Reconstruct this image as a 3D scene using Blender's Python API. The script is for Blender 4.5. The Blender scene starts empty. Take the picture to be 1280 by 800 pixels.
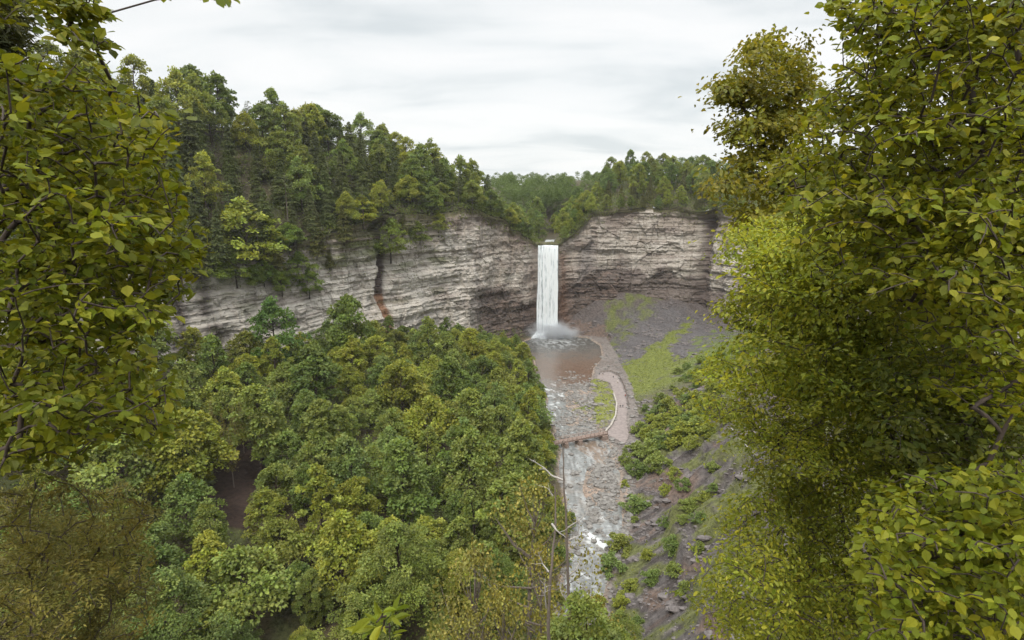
import bpy, math, random
import numpy as np
from mathutils import Vector
random.seed(7); rng = np.random.default_rng(7)
scn = bpy.context.scene; COL = scn.collection
R = math.radians
# ------------------------------------------------------------------ camera
F = 763.0; PITCH = R(12.6); CZ = 110.0
cp, sp = math.cos(PITCH), math.sin(PITCH)
cd = bpy.data.cameras.new('camera'); cam = bpy.data.objects.new('camera', cd); COL.objects.link(cam)
cam.location = (0, 0, CZ); cam.rotation_euler = (math.pi/2 - PITCH, 0, 0)
cd.sensor_width = 36; cd.lens = F/1280*36; cd.clip_start = .1; cd.clip_end = 9000
scn.camera = cam
def ray(px, py):
    dx = (px-640)/F; dy = (400-py)/F
    return np.array([dx, cp+dy*sp, -sp+dy*cp])
def at_depth(px, py, d): return np.array([0, 0, CZ]) + ray(px, py)*d
def at_z(px, py, z):
    r = ray(px, py); return np.array([0, 0, CZ]) + r*((z-CZ)/r[2])
def at_y(px, py, Y):
    r = ray(px, py); return np.array([0, 0, CZ]) + r*(Y/r[1])
def proj(P):
    P = np.asarray(P, float); x = P[..., 0]; y = P[..., 1]; z = P[..., 2]-CZ
    d = y*cp - z*sp; u = y*sp + z*cp
    d = np.where(d < .05, .05, d)
    return 640+F*x/d, 400-F*u/d, d
# ------------------------------------------------------------------ noise
def h3(i, j, k, s):
    n = (i.astype(np.int64)*374761393 + j.astype(np.int64)*668265263 + k.astype(np.int64)*2147483647 + s*1274126177) & 0xffffffff
    n = ((n ^ (n >> 13))*1274126177) & 0xffffffff
    n = ((n ^ (n >> 16))*2246822519) & 0xffffffff
    n = n ^ (n >> 15)
    return (n & 0xffffff)/float(0xffffff)
def vn(x, y, z=0., s=0):
    x, y, z = np.broadcast_arrays(np.asarray(x, float), np.asarray(y, float), np.asarray(z, float))
    i, j, k = np.floor(x), np.floor(y), np.floor(z)
    fx, fy, fz = x-i, y-j, z-k
    fx = fx*fx*(3-2*fx); fy = fy*fy*(3-2*fy); fz = fz*fz*(3-2*fz)
    def c(a, b, d): return h3(i+a, j+b, k+d, s)
    x00 = c(0,0,0)*(1-fx)+c(1,0,0)*fx; x10 = c(0,1,0)*(1-fx)+c(1,1,0)*fx
    x01 = c(0,0,1)*(1-fx)+c(1,0,1)*fx; x11 = c(0,1,1)*(1-fx)+c(1,1,1)*fx
    a = x00*(1-fy)+x10*fy; b = x01*(1-fy)+x11*fy
    return (a*(1-fz)+b*fz)*2-1
def fbm(x, y, z=0., o=4, s=0):
    t = 0; a = .5; f = 1
    for q in range(o):
        t = t + a*vn(np.asarray(x)*f, np.asarray(y)*f, np.asarray(z)*f, s+q*17); a *= .5; f *= 2.03
    return t
def sst(a, b, x):
    t = np.clip((x-a)/(b-a), 0, 1); return t*t*(3-2*t)
def inpoly(x, y, poly):
    x = np.asarray(x, float); y = np.asarray(y, float); r = np.zeros(np.broadcast(x, y).shape, bool)
    n = len(poly)
    for a in range(n):
        x1, y1 = poly[a][:2]; x2, y2 = poly[(a+1) % n][:2]
        if y1 == y2: continue
        c = (y1 > y) != (y2 > y)
        r ^= c & (x < (x2-x1)*(y-y1)/(y2-y1)+x1)
    return r
def dist_poly(x, y, P, closed=True):
    P = np.asarray(P, float)[:, :2]; d = np.full(x.shape, 1e9)
    n = len(P)
    for a in range(n if closed else n-1):
        A = P[a]; B = P[(a+1) % n]; v = B-A; L = v@v+1e-9
        t = np.clip(((x-A[0])*v[0]+(y-A[1])*v[1])/L, 0, 1)
        d = np.minimum(d, np.hypot(x-A[0]-t*v[0], y-A[1]-t*v[1]))
    return d
# ------------------------------------------------------------------ mesh helpers
LEAFM = set()
def mesh(name, V, Fs, mats=(), mi=None, smooth=False, col=None):
    """V (N,3); Fs list of (M,k) int arrays"""
    V = np.asarray(V, np.float32); me = bpy.data.meshes.new(name)
    Fs = [np.asarray(f, np.int32) for f in Fs if len(f)]
    me.vertices.add(len(V)); me.vertices.foreach_set('co', V.ravel())
    loops = np.concatenate([f.ravel() for f in Fs]); tot = np.concatenate([np.full(len(f), f.shape[1], np.int32) for f in Fs])
    st = np.concatenate([[0], np.cumsum(tot)[:-1]]).astype(np.int32)
    me.loops.add(len(loops)); me.loops.foreach_set('vertex_index', loops)
    me.polygons.add(len(tot)); me.polygons.foreach_set('loop_start', st); me.polygons.foreach_set('loop_total', tot)
    for m in mats: me.materials.append(m)
    if mi is not None: me.polygons.foreach_set('material_index', np.asarray(mi, np.int32))
    me.polygons.foreach_set('use_smooth', np.full(len(tot), bool(smooth)))
    if col is None and any(m.name in LEAFM for m in mats): col = {'clump': np.ones((len(V), 3))}
    if col is not None:
        for nm, arr in col.items():
            a = me.color_attributes.new(nm, 'FLOAT_COLOR', 'POINT')
            c = np.ones((len(V), 4), np.float32); c[:, :3] = arr; a.data.foreach_set('color', c.ravel())
    me.update(calc_edges=True); me.validate(); return me
def obj(name, me, parent=None, loc=None, tint=None):
    o = bpy.data.objects.new(name, me); COL.objects.link(o)
    if parent is not None: o.parent = parent
    if loc is not None: o.location = loc
    if tint is not None: o.color = (*tint, 1)
    return o
def tag(o, label=None, cat=None, group=None, kind=None):
    if label: o['label'] = label
    if cat: o['category'] = cat
    if group: o['group'] = group
    if kind: o['kind'] = kind
    return o
def thing(name, loc, label, cat, group=None, rz=0):
    o = bpy.data.objects.new(name, None); COL.objects.link(o); o.location = loc; o.rotation_euler = (0, 0, rz)
    o.empty_display_size = .3
    return tag(o, label, cat, group)
def grid_quads(n, m):
    i = np.arange(n-1)[:, None]*m + np.arange(m-1)[None, :]
    return np.stack([i, i+1, i+m+1, i+m], -1).reshape(-1, 4)
def tubes(paths, radii, sides=5):
    Vs, Qs, off = [], [], 0
    a = np.arange(sides)*2*np.pi/sides; ca, sa = np.cos(a), np.sin(a)
    for P, r in zip(paths, radii):
        P = np.asarray(P, float); r = np.asarray(r, float); n = len(P)
        T = np.gradient(P, axis=0); T /= np.linalg.norm(T, axis=1, keepdims=True)+1e-9
        ref = np.where(np.abs(T[:, 2:3]) > .9, np.array([[1., 0, 0]]), np.array([[0, 0, 1.]]))
        A = np.cross(T, ref); A /= np.linalg.norm(A, axis=1, keepdims=True)+1e-9; B = np.cross(T, A)
        ring = P[:, None] + r[:, None, None]*(A[:, None]*ca[None, :, None] + B[:, None]*sa[None, :, None])
        Vs.append(ring.reshape(-1, 3))
        for k in range(n-1):
            for q in range(sides):
                Qs.append((off+k*sides+q, off+k*sides+(q+1) % sides, off+(k+1)*sides+(q+1) % sides, off+(k+1)*sides+q))
        off += n*sides
    return np.concatenate(Vs), np.array(Qs, np.int32)
LEAF = (np.array([[0,0,0],[.22,.36,.05],[.55,.46,.05],[.84,.2,.0],[1.02,0,-.07],[.84,-.2,.0],[.55,-.46,.05],[.22,-.36,.05],[.5,0,-.04]]),
        np.array([[0,8,2,1],[8,4,3,2],[0,7,6,8],[8,6,5,4]]))
CARD = (np.array([[0,0,0],[.35,.5,.08],[.75,.38,.0],[1,0,-.1],[.7,-.42,.03],[.3,-.46,.08]]), np.array([[0,3,2,1],[0,5,4,3]]))
NEED = (np.array([[0,0,0],[.4,.5,.02],[1,0,-.08],[.4,-.5,.02]]), np.array([[0,2,1,1],[0,3,2,2]]))
def cards(P, U, N, L, W, tmpl, curl=None):
    """many leaf faces: P base, U direction, N normal, L length, W width"""
    T, Q = tmpl
    U = U/(np.linalg.norm(U, axis=1, keepdims=True)+1e-9)
    S = np.cross(N, U); S /= np.linalg.norm(S, axis=1, keepdims=True)+1e-9; N = np.cross(U, S)
    V = P[:, None] + L[:, None, None]*T[None, :, 0:1]*U[:, None] + W[:, None, None]*T[None, :, 1:2]*S[:, None] + (L if curl is None else L*curl)[:, None, None]*T[None, :, 2:3]*N[:, None]
    k = len(T); off = (np.arange(len(P))*k)[:, None, None]
    return V.reshape(-1, 3), (Q[None]+off).reshape(-1, Q.shape[1])
def fixq(V, Q):
    """split quads whose last two indices repeat into triangles"""
    if len(Q) and Q.shape[1] == 4:
        t = Q[:, 2] == Q[:, 3]; return V, [Q[~t], Q[t][:, :3]]
    return V, [Q]
# ------------------------------------------------------------------ materials
def newmat(name):
    m = bpy.data.materials.new(name); m.use_nodes = True; nt = m.node_tree; nt.nodes.clear()
    out = nt.nodes.new('ShaderNodeOutputMaterial'); return m, nt, out
def N(nt, t, **kw):
    n = nt.nodes.new(t)
    for k, v in kw.items():
        if k.startswith('i_'): n.inputs[k[2:].replace('_', ' ')].default_value = v
        else: setattr(n, k, v)
    return n
def mixc(nt, a, b, fac, mode='MIX'):
    n = nt.nodes.new('ShaderNodeMix'); n.data_type = 'RGBA'; n.blend_type = mode
    for s, v in ((n.inputs[0], fac), (n.inputs[6], a), (n.inputs[7], b)):
        if hasattr(v, 'is_linked'): nt.links.new(v, s)
        elif isinstance(v, (int, float)): s.default_value = v
        else: s.default_value = (*v[:3], 1)
    return n.outputs[2]
def ramp(nt, src, stops):
    n = nt.nodes.new('ShaderNodeValToRGB'); nt.links.new(src, n.inputs[0])
    while len(n.color_ramp.elements) > 1: n.color_ramp.elements.remove(n.color_ramp.elements[0])
    n.color_ramp.elements[0].position = stops[0][0]; n.color_ramp.elements[0].color = (*stops[0][1], 1) if not np.isscalar(stops[0][1]) else (stops[0][1],)*3+(1,)
    for p, c in stops[1:]:
        e = n.color_ramp.elements.new(p); e.color = (*c, 1) if not np.isscalar(c) else (c, c, c, 1)
    return n.outputs[0]
def leafmat(name, A, B, C, trans=.32, rough=.5, spec=.25):
    m, nt, out = newmat(name); L = nt.links.new
    g = N(nt, 'ShaderNodeNewGeometry'); oi = N(nt, 'ShaderNodeObjectInfo')
    c = ramp(nt, g.outputs['Random Per Island'], [(0, A), (.55, B), (1, C)])
    c = mixc(nt, c, oi.outputs['Color'], 1., 'MULTIPLY'); LEAFM.add(m.name)
    ca = N(nt, 'ShaderNodeAttribute', attribute_name='clump'); c = mixc(nt, c, ca.outputs['Color'], 1., 'MULTIPLY')
    p = N(nt, 'ShaderNodeBsdfPrincipled'); p.inputs['Roughness'].default_value = rough; p.inputs['Specular IOR Level'].default_value = spec
    L(c, p.inputs['Base Color'])
    t = N(nt, 'ShaderNodeBsdfTranslucent'); tc = mixc(nt, c, (1.25, 1.1, .5), 1., 'MULTIPLY'); L(tc, t.inputs['Color'])
    mx = N(nt, 'ShaderNodeMixShader'); mx.inputs[0].default_value = trans
    L(p.outputs[0], mx.inputs[1]); L(t.outputs[0], mx.inputs[2]); L(mx.outputs[0], out.inputs['Surface']); return m
def noisemat(name, A, B, scale=4, rough=.85, stretch=(1, 1, 1), bump=.3, dist=.05):
    m, nt, out = newmat(name); L = nt.links.new
    tc = N(nt, 'ShaderNodeTexCoord'); mp = N(nt, 'ShaderNodeMapping'); mp.inputs['Scale'].default_value = stretch
    L(tc.outputs['Object'], mp.inputs[0])
    n = N(nt, 'ShaderNodeTexNoise'); n.inputs['Scale'].default_value = scale; n.inputs['Detail'].default_value = 6; n.inputs['Roughness'].default_value = .65
    L(mp.outputs[0], n.inputs[0])
    c = ramp(nt, n.outputs[0], [(.3, A), (.7, B)])
    p = N(nt, 'ShaderNodeBsdfPrincipled'); p.inputs['Roughness'].default_value = rough; L(c, p.inputs['Base Color'])
    b = N(nt, 'ShaderNodeBump'); b.inputs['Strength'].default_value = bump; b.inputs['Distance'].default_value = dist
    L(n.outputs[0], b.inputs['Height']); L(b.outputs[0], p.inputs['Normal']); L(p.outputs[0], out.inputs['Surface']); return m
def attrmat(name, scale=1., amp=.45, rough=.9, stretch=(1, 1, 1), bump=.5, dist=.3, spec=.3):
    """colour from the mesh's own 'tone' attribute, broken up by noise"""
    m, nt, out = newmat(name); L = nt.links.new
    a = N(nt, 'ShaderNodeAttribute', attribute_name='tone')
    tc = N(nt, 'ShaderNodeTexCoord'); mp = N(nt, 'ShaderNodeMapping'); mp.inputs['Scale'].default_value = stretch
    L(tc.outputs['Object'], mp.inputs[0])
    n = N(nt, 'ShaderNodeTexNoise'); n.inputs['Scale'].default_value = scale; n.inputs['Detail'].default_value = 8; n.inputs['Roughness'].default_value = .7
    L(mp.outputs[0], n.inputs[0])
    k = ramp(nt, n.outputs[0], [(.28, 1-amp), (.5, 1.), (.75, 1+amp*.8)])
    c = mixc(nt, a.outputs['Color'], k, 1., 'MULTIPLY')
    p = N(nt, 'ShaderNodeBsdfPrincipled'); p.inputs['Roughness'].default_value = rough; p.inputs['Specular IOR Level'].default_value = spec
    L(c, p.inputs['Base Color'])
    b = N(nt, 'ShaderNodeBump'); b.inputs['Strength'].default_value = bump; b.inputs['Distance'].default_value = dist
    L(n.outputs[0], b.inputs['Height']); L(b.outputs[0], p.inputs['Normal']); L(p.outputs[0], out.inputs['Surface']); return m
M = {}
M['leaf'] = leafmat('broadleaf_foliage', (.119,.161,.036), (.168,.212,.049), (.236,.268,.064), trans=.4)
M['leaf_near'] = leafmat('near_leaves', (.084,.107,.012), (.13,.154,.016), (.2,.207,.024), trans=.45, rough=.5, spec=.16)
M['leaf_fine'] = leafmat('fine_leaves', (.104,.133,.019), (.162,.191,.027), (.232,.244,.034), trans=.42)
M['needle'] = leafmat('conifer_needles', (.075,.085,.026), (.12,.125,.036), (.17,.16,.05), trans=.25)
M['cedar'] = leafmat('cedar_sprays', (.12,.118,.03), (.18,.17,.04), (.25,.23,.055), trans=.25)
M['bark'] = noisemat('bark', (.022,.015,.011), (.06,.042,.03), 6, stretch=(3, 3, .5), dist=.03)
M['palebark'] = noisemat('pale_bark', (.075,.056,.044), (.2,.165,.14), 6, stretch=(3, 3, .5), dist=.03)
M['deadwood'] = noisemat('dead_wood', (.2,.18,.165), (.4,.375,.345), 4, stretch=(2, 2, .6), dist=.02)
M['cliff'] = attrmat('cliff_rock', .6, .3, stretch=(.35, .35, 2.4), bump=.55, dist=.3)
M['ground'] = attrmat('valley_ground', .7, .75, bump=1., dist=.8)
M['rock'] = noisemat('river_rock', (.055,.048,.043), (.235,.222,.205), .6, bump=.5, dist=.15)
M['shale'] = noisemat('shale_rock', (.05,.042,.04), (.17,.15,.145), .9, bump=.5, dist=.15)
M['path'] = noisemat('path_gravel', (.13,.108,.1), (.24,.2,.186), .7, dist=.03)
M['wall'] = noisemat('pale_stone', (.2,.18,.16), (.42,.385,.34), 1.4, dist=.1)
M['pier'] = noisemat('pier_stone', (.14,.1,.085), (.3,.23,.19), 1.4, dist=.1)
M['timber'] = noisemat('bridge_timber', (.15,.105,.085), (.29,.215,.18), 2, dist=.03)
M['darkwood'] = noisemat('fence_wood', (.08,.055,.045), (.17,.12,.1), 2, dist=.03)
# ------------------------------------------------------------------ contour of the gorge wall
FALLX = ((684-640)/F)*(440*cp+72*sp)
def zV(x, y):
    u = np.abs(x-(FALLX+.12*(y-440)))
    return 66+np.maximum(0, u-7)*.95
# px, Y, zbase, py_top, rise
LEFT = [(-60,178,44,330,53),(0,195,42,330,53),(130,225,40,330,60),(210,245,37,327,66),(280,265,33,321,70),(340,285,29,316,70),(400,305,24,296,64),
        (440,322,22,282,57),(490,345,19,268,47),(540,370,15,266,40),(590,395,8,262,26),(625,415,4,257,18),(652,430,1,278,8),(671,440,0,306,6)]
RIGHT = [(699,441,1,306,8),(716,447,10,292,16),(742,452,22,267,22),(780,455,29,262,25),(830,452,28,262,26),(868,444,24,262,26),(884,438,20,262,25),
         (905,424,16,262,24),(935,398,16,266,22),(968,372,20,268,20),(1005,345,26,268,18)]
ctrl = []
for x, y, zb, zt, ri in [(-60,-14,99,101,5),(-150,-8,88,94,10),(-215,50,62,84,30)]: ctrl.append((x, y, zb, zt, ri))
for px, Y, zb, pt, ri in LEFT:
    zt = at_y(px, pt, Y)[2]; X = (px-640)/F*(Y*cp+(CZ-(zb+zt)/2)*sp); ctrl.append((X, Y, zb, min(zt, zV(X, Y)), ri))
for px, Y, zb, pt, ri in RIGHT:
    zt = at_y(px, pt, Y)[2]; X = (px-640)/F*(Y*cp+(CZ-(zb+zt)/2)*sp); ctrl.append((X, Y, zb, min(zt, zV(X, Y)), ri))
for x, y, zb, zt, ri in [(150,290,38,84,14),(122,220,52,80,12),(100,160,66,84,10),(84,105,78,88,8),(66,50,88,94,6),(40,4,98,100.5,5),(0,-6,101,103,5)]: ctrl.append((x, y, zb, zt, ri))
ctrl = np.array(ctrl, float)
def catmull(P, ds):
    n = len(P); out = []
    for i in range(n):
        a, b, c, d = P[(i-1) % n], P[i], P[(i+1) % n], P[(i+2) % n]
        k = max(2, int(np.hypot(*(c-b)[:2])/ds)); t = (np.arange(k)/k)[:, None]
        s = .5*(2*b+(c-a)*t+(2*a-5*b+4*c-d)*t*t+(3*b-a-3*c+d)*t**3)
        lin = b+(c-b)*t; s[:, 2:] = lin[:, 2:]; out.append(s)
    return np.concatenate(out)
CON = catmull(ctrl, .5)
def smooth_n(P, w):
    T = np.roll(P, -1, 0)-np.roll(P, 1, 0)
    nrm = np.stack([-T[:, 1], T[:, 0]], 1)
    k = np.ones(w)/w
    for c in range(2):
        e = np.concatenate([nrm[-w:, c], nrm[:, c], nrm[:w, c]]); nrm[:, c] = np.convolve(e, k, 'same')[w:-w]
    return nrm/(np.linalg.norm(nrm, axis=1, keepdims=True)+1e-9)
_s = np.concatenate([[0], np.cumsum(np.hypot(*np.diff(CON[:, :2], axis=0).T))]); CON[:, 3] += np.clip(CON[:, 3]-CON[:, 2]-8, 0, 20)/20*(3.2*fbm(_s/17, 0*_s, 0, 4, 66)+1.2*vn(np.floor(_s/6), 0*_s, 0, 67))
NRM_C = smooth_n(CON[:, :2], 21)      # for the wall
NRM_S = smooth_n(CON[:, :2], 121)     # for the upper slopes
SLEN = np.concatenate([[0], np.cumsum(np.hypot(*np.diff(CON[:, :2], axis=0).T))])
CPX = proj(np.stack([CON[:, 0], CON[:, 1], (CON[:, 2]+CON[:, 3])/2], 1))[0]
iL0 = int(np.argmin(np.hypot(CON[:, 0]-ctrl[3, 0], CON[:, 1]-ctrl[3, 1])))
iF0 = int(np.argmin(np.hypot(CON[:, 0]-ctrl[3+len(LEFT)-1, 0], CON[:, 1]-ctrl[3+len(LEFT)-1, 1])))
iF1 = int(np.argmin(np.hypot(CON[:, 0]-ctrl[3+len(LEFT), 0], CON[:, 1]-ctrl[3+len(LEFT), 1])))
iR1 = int(np.argmin(np.hypot(CON[:, 0]-ctrl[3+len(LEFT)+len(RIGHT)+2, 0], CON[:, 1]-ctrl[3+len(LEFT)+len(RIGHT)+2, 1])))
# ------------------------------------------------------------------ valley floor outlines (photo pixel -> world at river level)
def zpts(L, z=0): return [tuple(at_z(a, b, z)[:2]) for a, b in L]
EDGE_L = [(653,427),(658,444),(670,474),(683,510),(690,545),(697,590),(702,640),(704,700),(700,760),(690,815)]
F_R = [(672,419.5),(700,419),(735,421),(757,423),(768,440),(780,464),(790,484),(797,515),(800,548),(795,580),(793,620),(790,660),(775,700),(765,745),(762,800)]
W_R = [(672,420),(700,419.5),(735,422),(752,432),(755,448),(744,460),(742,472),(740,488),(741,508),(745,530),(760,552),(772,566),(780,590),(786,630),(783,662),(769,700),(760,745),(756,800)]
tail_o = [(-20,113),(-70,100),(-105,84)]; tail_i = [(-100,72),(-62,86),(-8,98),(12,108)]
EL = zpts(EDGE_L); _p = np.array(EL); _d = np.concatenate([[0], np.cumsum(np.hypot(*np.diff(_p, axis=0).T))]); _t = np.arange(0, _d[-1], 7)
EL = [(np.interp(t, _d, _p[:, 0])+5.5*float(fbm(np.array(t/23.), np.array(.5), 0, 3, 33))*min(1, t/20), np.interp(t, _d, _p[:, 1])) for t in _t]
FP = EL+tail_o+tail_i+zpts(F_R[::-1]); WP = EL+tail_o+tail_i+zpts(W_R[::-1])
PATH_PX = [(745,469),(752,466),(764,465),(772,470),(778,480),(783,495),(785,512),(784,528),(787,545),(782,556),(770,550),(756,543),(758,539),(764,532),(770,520),(771,505),(767,492),(762,479),(755,477),(747,474)]
PATHP = zpts(PATH_PX, 1)
def side_noise(x, y):
    return fbm(x/14, y/14, 0, 4, 3)
def zterr(x, y, detail=True):
    x = np.asarray(x, float); y = np.asarray(y, float); sh = x.shape; x = x.ravel(); y = y.ravel()
    C = CON[::4]; out = np.zeros(len(x)); zb = np.zeros(len(x)); dc = np.zeros(len(x))
    for a in range(0, len(x), 20000):
        X = x[a:a+20000, None]; Y = y[a:a+20000, None]
        d2 = (X-C[None, :, 0])**2+(Y-C[None, :, 1])**2
        w = 1/(d2+9)**2; zb[a:a+20000] = (w*C[None, :, 2]).sum(1)/w.sum(1); dc[a:a+20000] = np.sqrt(d2.min(1))
    ins = inpoly(x, y, CON[::4])
    dF = dist_poly(x, y, FP); inF = inpoly(x, y, FP); dF = np.where(inF, 0, dF)
    dW = dist_poly(x, y, WP); inW = inpoly(x, y, WP)
    t = np.where(ins, dF/(dF+dc+1e-6), 1)
    right = x > 20+.12*y*0+np.interp(y, [0,130,260,440], [8,22,38,40])
    p = np.where(y > 260, np.where(right, 1.0, 1.15), 1.3)
    z = 1.0*sst(0, 3, dF) + (zb-1)*t**p
    z = z*np.where(inF, 0, 1)
    if detail:
        amp = sst(2, 25, dF)
        z = z+amp*2.2*fbm(x/22, y/22, 0, 4, 3)
        # shale ribs running down the right hand bank
        rr = right & ~inF
        rib = sst(3, 14, dF)*sst(2, 12, dc)*np.where(rr, 1, 0)*sst(300, 230, y)
        q = y-.15*x+3*vn(x/25, y/25, 0, 8); v = vn(q/6.5, x/40, 0, 9); v2 = vn(q/2.4, x/14, 0, 19)
        saw = (q/8.5+.35*vn(x/18, y/18, 0, 12)) % 1; saw = np.where(saw < .78, saw/.78, (1-saw)/.22)
        z = z+rib*(3.4*saw*(.5+.9*(vn(x/16, y/16, 0, 13) > -.3))-1.5+2.2*np.abs(v)*2-1.2+1.6*v2+2.0*fbm(x/5, y/5, 0, 3, 29))
        tal = sst(2, 12, dF)*np.where(rr, 1, 0)*sst(260, 330, y)
        z = z+tal*(.7*vn((x*.9+y*.5)/5, (y*.9-x*.5)/30, 0, 31)+.5*fbm(x/6, y/6, 0, 3, 37))
    land = .95+.25*fbm(x/6, y/6, 0, 3, 5)
    bed = -.75+.3*fbm(x/5, y/5, 0, 3, 6)
    zz = np.where(inW, bed*sst(0, 3, dW)+land*(1-sst(0, 3, dW))*.4, land)
    pp = inpoly(x, y, PATHP); zz = np.where(pp, .9, zz)
    for bx, by, rx, ry, hh in BARS:
        g = np.exp(-(((x-bx)/rx)**2+((y-by)/ry)**2)); zz = zz+np.where(inW, g*hh, 0)
    z = np.where(inF, zz, np.maximum(z, .6))
    return z.reshape(sh)
BARS = []
for px, py, rx, ry, hh in [(722,500,9,24,1.3),(735,512,6,14,1.2),(715,528,8,8,.9),(748,598,6,12,1.25),(758,618,6,14,1.2),(742,620,4,8,.8),(700,480,5,7,.5),(768,575,4,8,1.2)]:
    w = at_z(px, py, 0); BARS.append((w[0], w[1], rx, ry, hh))
# ground grid
GX0, GX1, GY0, GY1, GS = -300, 215, -12, 468, 1.15
gx = np.arange(GX0, GX1, GS); gy = np.arange(GY0, GY1, GS)
XX, YY = np.meshgrid(gx, gy, indexing='ij'); ZZ = zterr(XX, YY)
def gz(x, y):
    fx = np.clip((np.asarray(x, float)-GX0)/GS, 0, len(gx)-2); fy = np.clip((np.asarray(y, float)-GY0)/GS, 0, len(gy)-2)
    i = fx.astype(int); j = fy.astype(int); u = fx-i; v = fy-j
    return ZZ[i, j]*(1-u)*(1-v)+ZZ[i+1, j]*u*(1-v)+ZZ[i, j+1]*(1-u)*v+ZZ[i+1, j+1]*u*v
def hit(px, py, d0=25):
    r = ray(px, py); t = np.arange(d0, 560, .4); P = np.array([0, 0, CZ])+t[:, None]*r
    k = np.argmax(P[:, 2] < gz(P[:, 0], P[:, 1])); return P[k]
# ground tones: soil, scree and grass patches, some darkened with painted shade
gpx, gpy, _ = proj(np.stack([XX, YY, ZZ], -1))
n1 = fbm(XX/9, YY/9, 0, 4, 41); n2 = fbm(XX/3, YY/3, 0, 3, 43)
tone = np.empty(XX.shape+(3,)); tone[:] = (.075,.06,.032)
def lay(mask, c): 
    m = np.clip(mask, 0, 1)[..., None]; tone[:] = tone*(1-m)+np.array(c)*m
lay(sst(-.1, .3, n1)*.7, (.07,.085,.025))
rightside = sst(-2, 3, XX+3*n2-np.interp(YY, [0,130,260,400,440], [8,24,40,40,32]))
shale = rightside*sst(300, 270, YY)
ribn = .6*vn((YY-.15*XX+3*vn(XX/25, YY/25, 0, 8))/2.2, XX/20, 0, 51)+.5*fbm(XX/2.5, YY/2.5, 0, 2, 53)
insd = inpoly(XX, YY, CON[::4]); dcc = dist_poly(XX.ravel(), YY.ravel(), CON[::8]).reshape(XX.shape)
lay(shale, (.092,.081,.078)); lay(shale*sst(-.15, .35, ribn)*.85, (.05,.04,.037)); sawt = ((YY-.15*XX+3*vn(XX/25, YY/25, 0, 8))/8.5+.35*vn(XX/18, YY/18, 0, 12)) % 1
lay(shale*sst(.74, .8, sawt)*.8, (.045,.036,.034))  # steep ledge faces painted darker as relief shading, over the strata tones
lay(shale*sst(.22, .5, ribn)*.75, (.19,.168,.158)); lay(shale*sst(.18, .34, n1)*.6, (.15,.1,.075)); lay(shale*sst(-.02, .2, -n1+.5*n2)*.85, (.1,.11,.03))
tal = rightside*sst(285, 310, YY)
lay(tal, (.088,.081,.082)); lay(tal*sst(-.2, .4, vn((XX*.9+YY*.5)/3, (YY*.9-XX*.5)/45, 0, 61))*.5, (.06,.053,.053)); lay(tal*sst(16, 5, dcc+8*n2)*.8, (.085,.068,.062))
n3 = fbm(XX/5, YY/5, 0, 4, 47)
soft = lambda poly, w=0: (inpoly(gpx+14*n3+6*n2, gpy+9*n1+5*n2, poly)).astype(float)
G1 = [(758,378),(800,362),(828,366),(815,392),(785,420),(765,450),(757,440),(755,410)]
G2 = [(764,466),(786,450),(826,422),(864,398),(862,408),(836,436),(842,452),(880,436),(930,425),(990,440),(960,520),(880,560),(815,560),(796,530),(782,496)]
lay(tal*soft(G1)*sst(-.4, .45, n2+.4*vn((XX*.9+YY*.5)/3, (YY*.9-XX*.5)/30, 0, 61)), (.095,.105,.033))
lay(tal*soft(G2)*sst(-1.0, -.2, n2+.5*vn((XX*.9+YY*.5)/2.2, (YY*.9-XX*.5)/26, 0, 64)), (.112,.128,.026))
lay(tal*soft([(870,425),(960,400),(960,480),(860,520),(830,500)])*sst(-.3, .2, n2), (.1,.125,.035))
lay(tal*soft([(705,400),(758,405),(762,460),(748,460),(735,430),(705,420)]), (.11,.08,.065))
inFm = inpoly(XX, YY, FP).astype(float); inWm = inpoly(XX, YY, WP).astype(float)
lay(inFm, (.15,.13,.118)); lay(inFm*sst(0, .4, n1)*.6, (.11,.09,.078))
lay(inWm, (.2,.16,.13)); lay(inWm*sst(-.2, .5, n2)*.6, (.3,.22,.17))
lay(soft([(742,476),(757,478),(768,500),(769,518),(757,538),(744,536),(738,520)])*sst(-.6, -.1, n2), (.14,.15,.03))
lay(soft([(722,500),(738,505),(736,522),(722,520)])*sst(-.5, .1, n2), (.1,.12,.03))
lay(tal*soft([(800,530),(850,500),(900,470),(960,460),(960,580),(830,580)])*sst(-.5, .3, n3), (.1,.12,.032))
lay(soft([(255,540),(332,535),(350,600),(325,670),(262,655),(245,600)]), (.032,.019,.014))  # bare red-brown soil with the clearing's shade painted into it
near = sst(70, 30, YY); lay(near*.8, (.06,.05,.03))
keep = insd | (dcc < 4.5)
q = grid_quads(len(gx), len(gy)); kf = keep.ravel(); q = q[kf[q].all(1)]
used = np.zeros(XX.size, int); used[np.unique(q)] = 1; remap = np.cumsum(used)-1
Vg = np.stack([XX, YY, ZZ], -1).reshape(-1, 3)[used == 1]
tag(obj('terrain', mesh('terrain', Vg, [remap[q][:, ::-1]], [M['ground']], smooth=True, col={'tone': tone.reshape(-1, 3)[used == 1]})), kind='structure')
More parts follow.
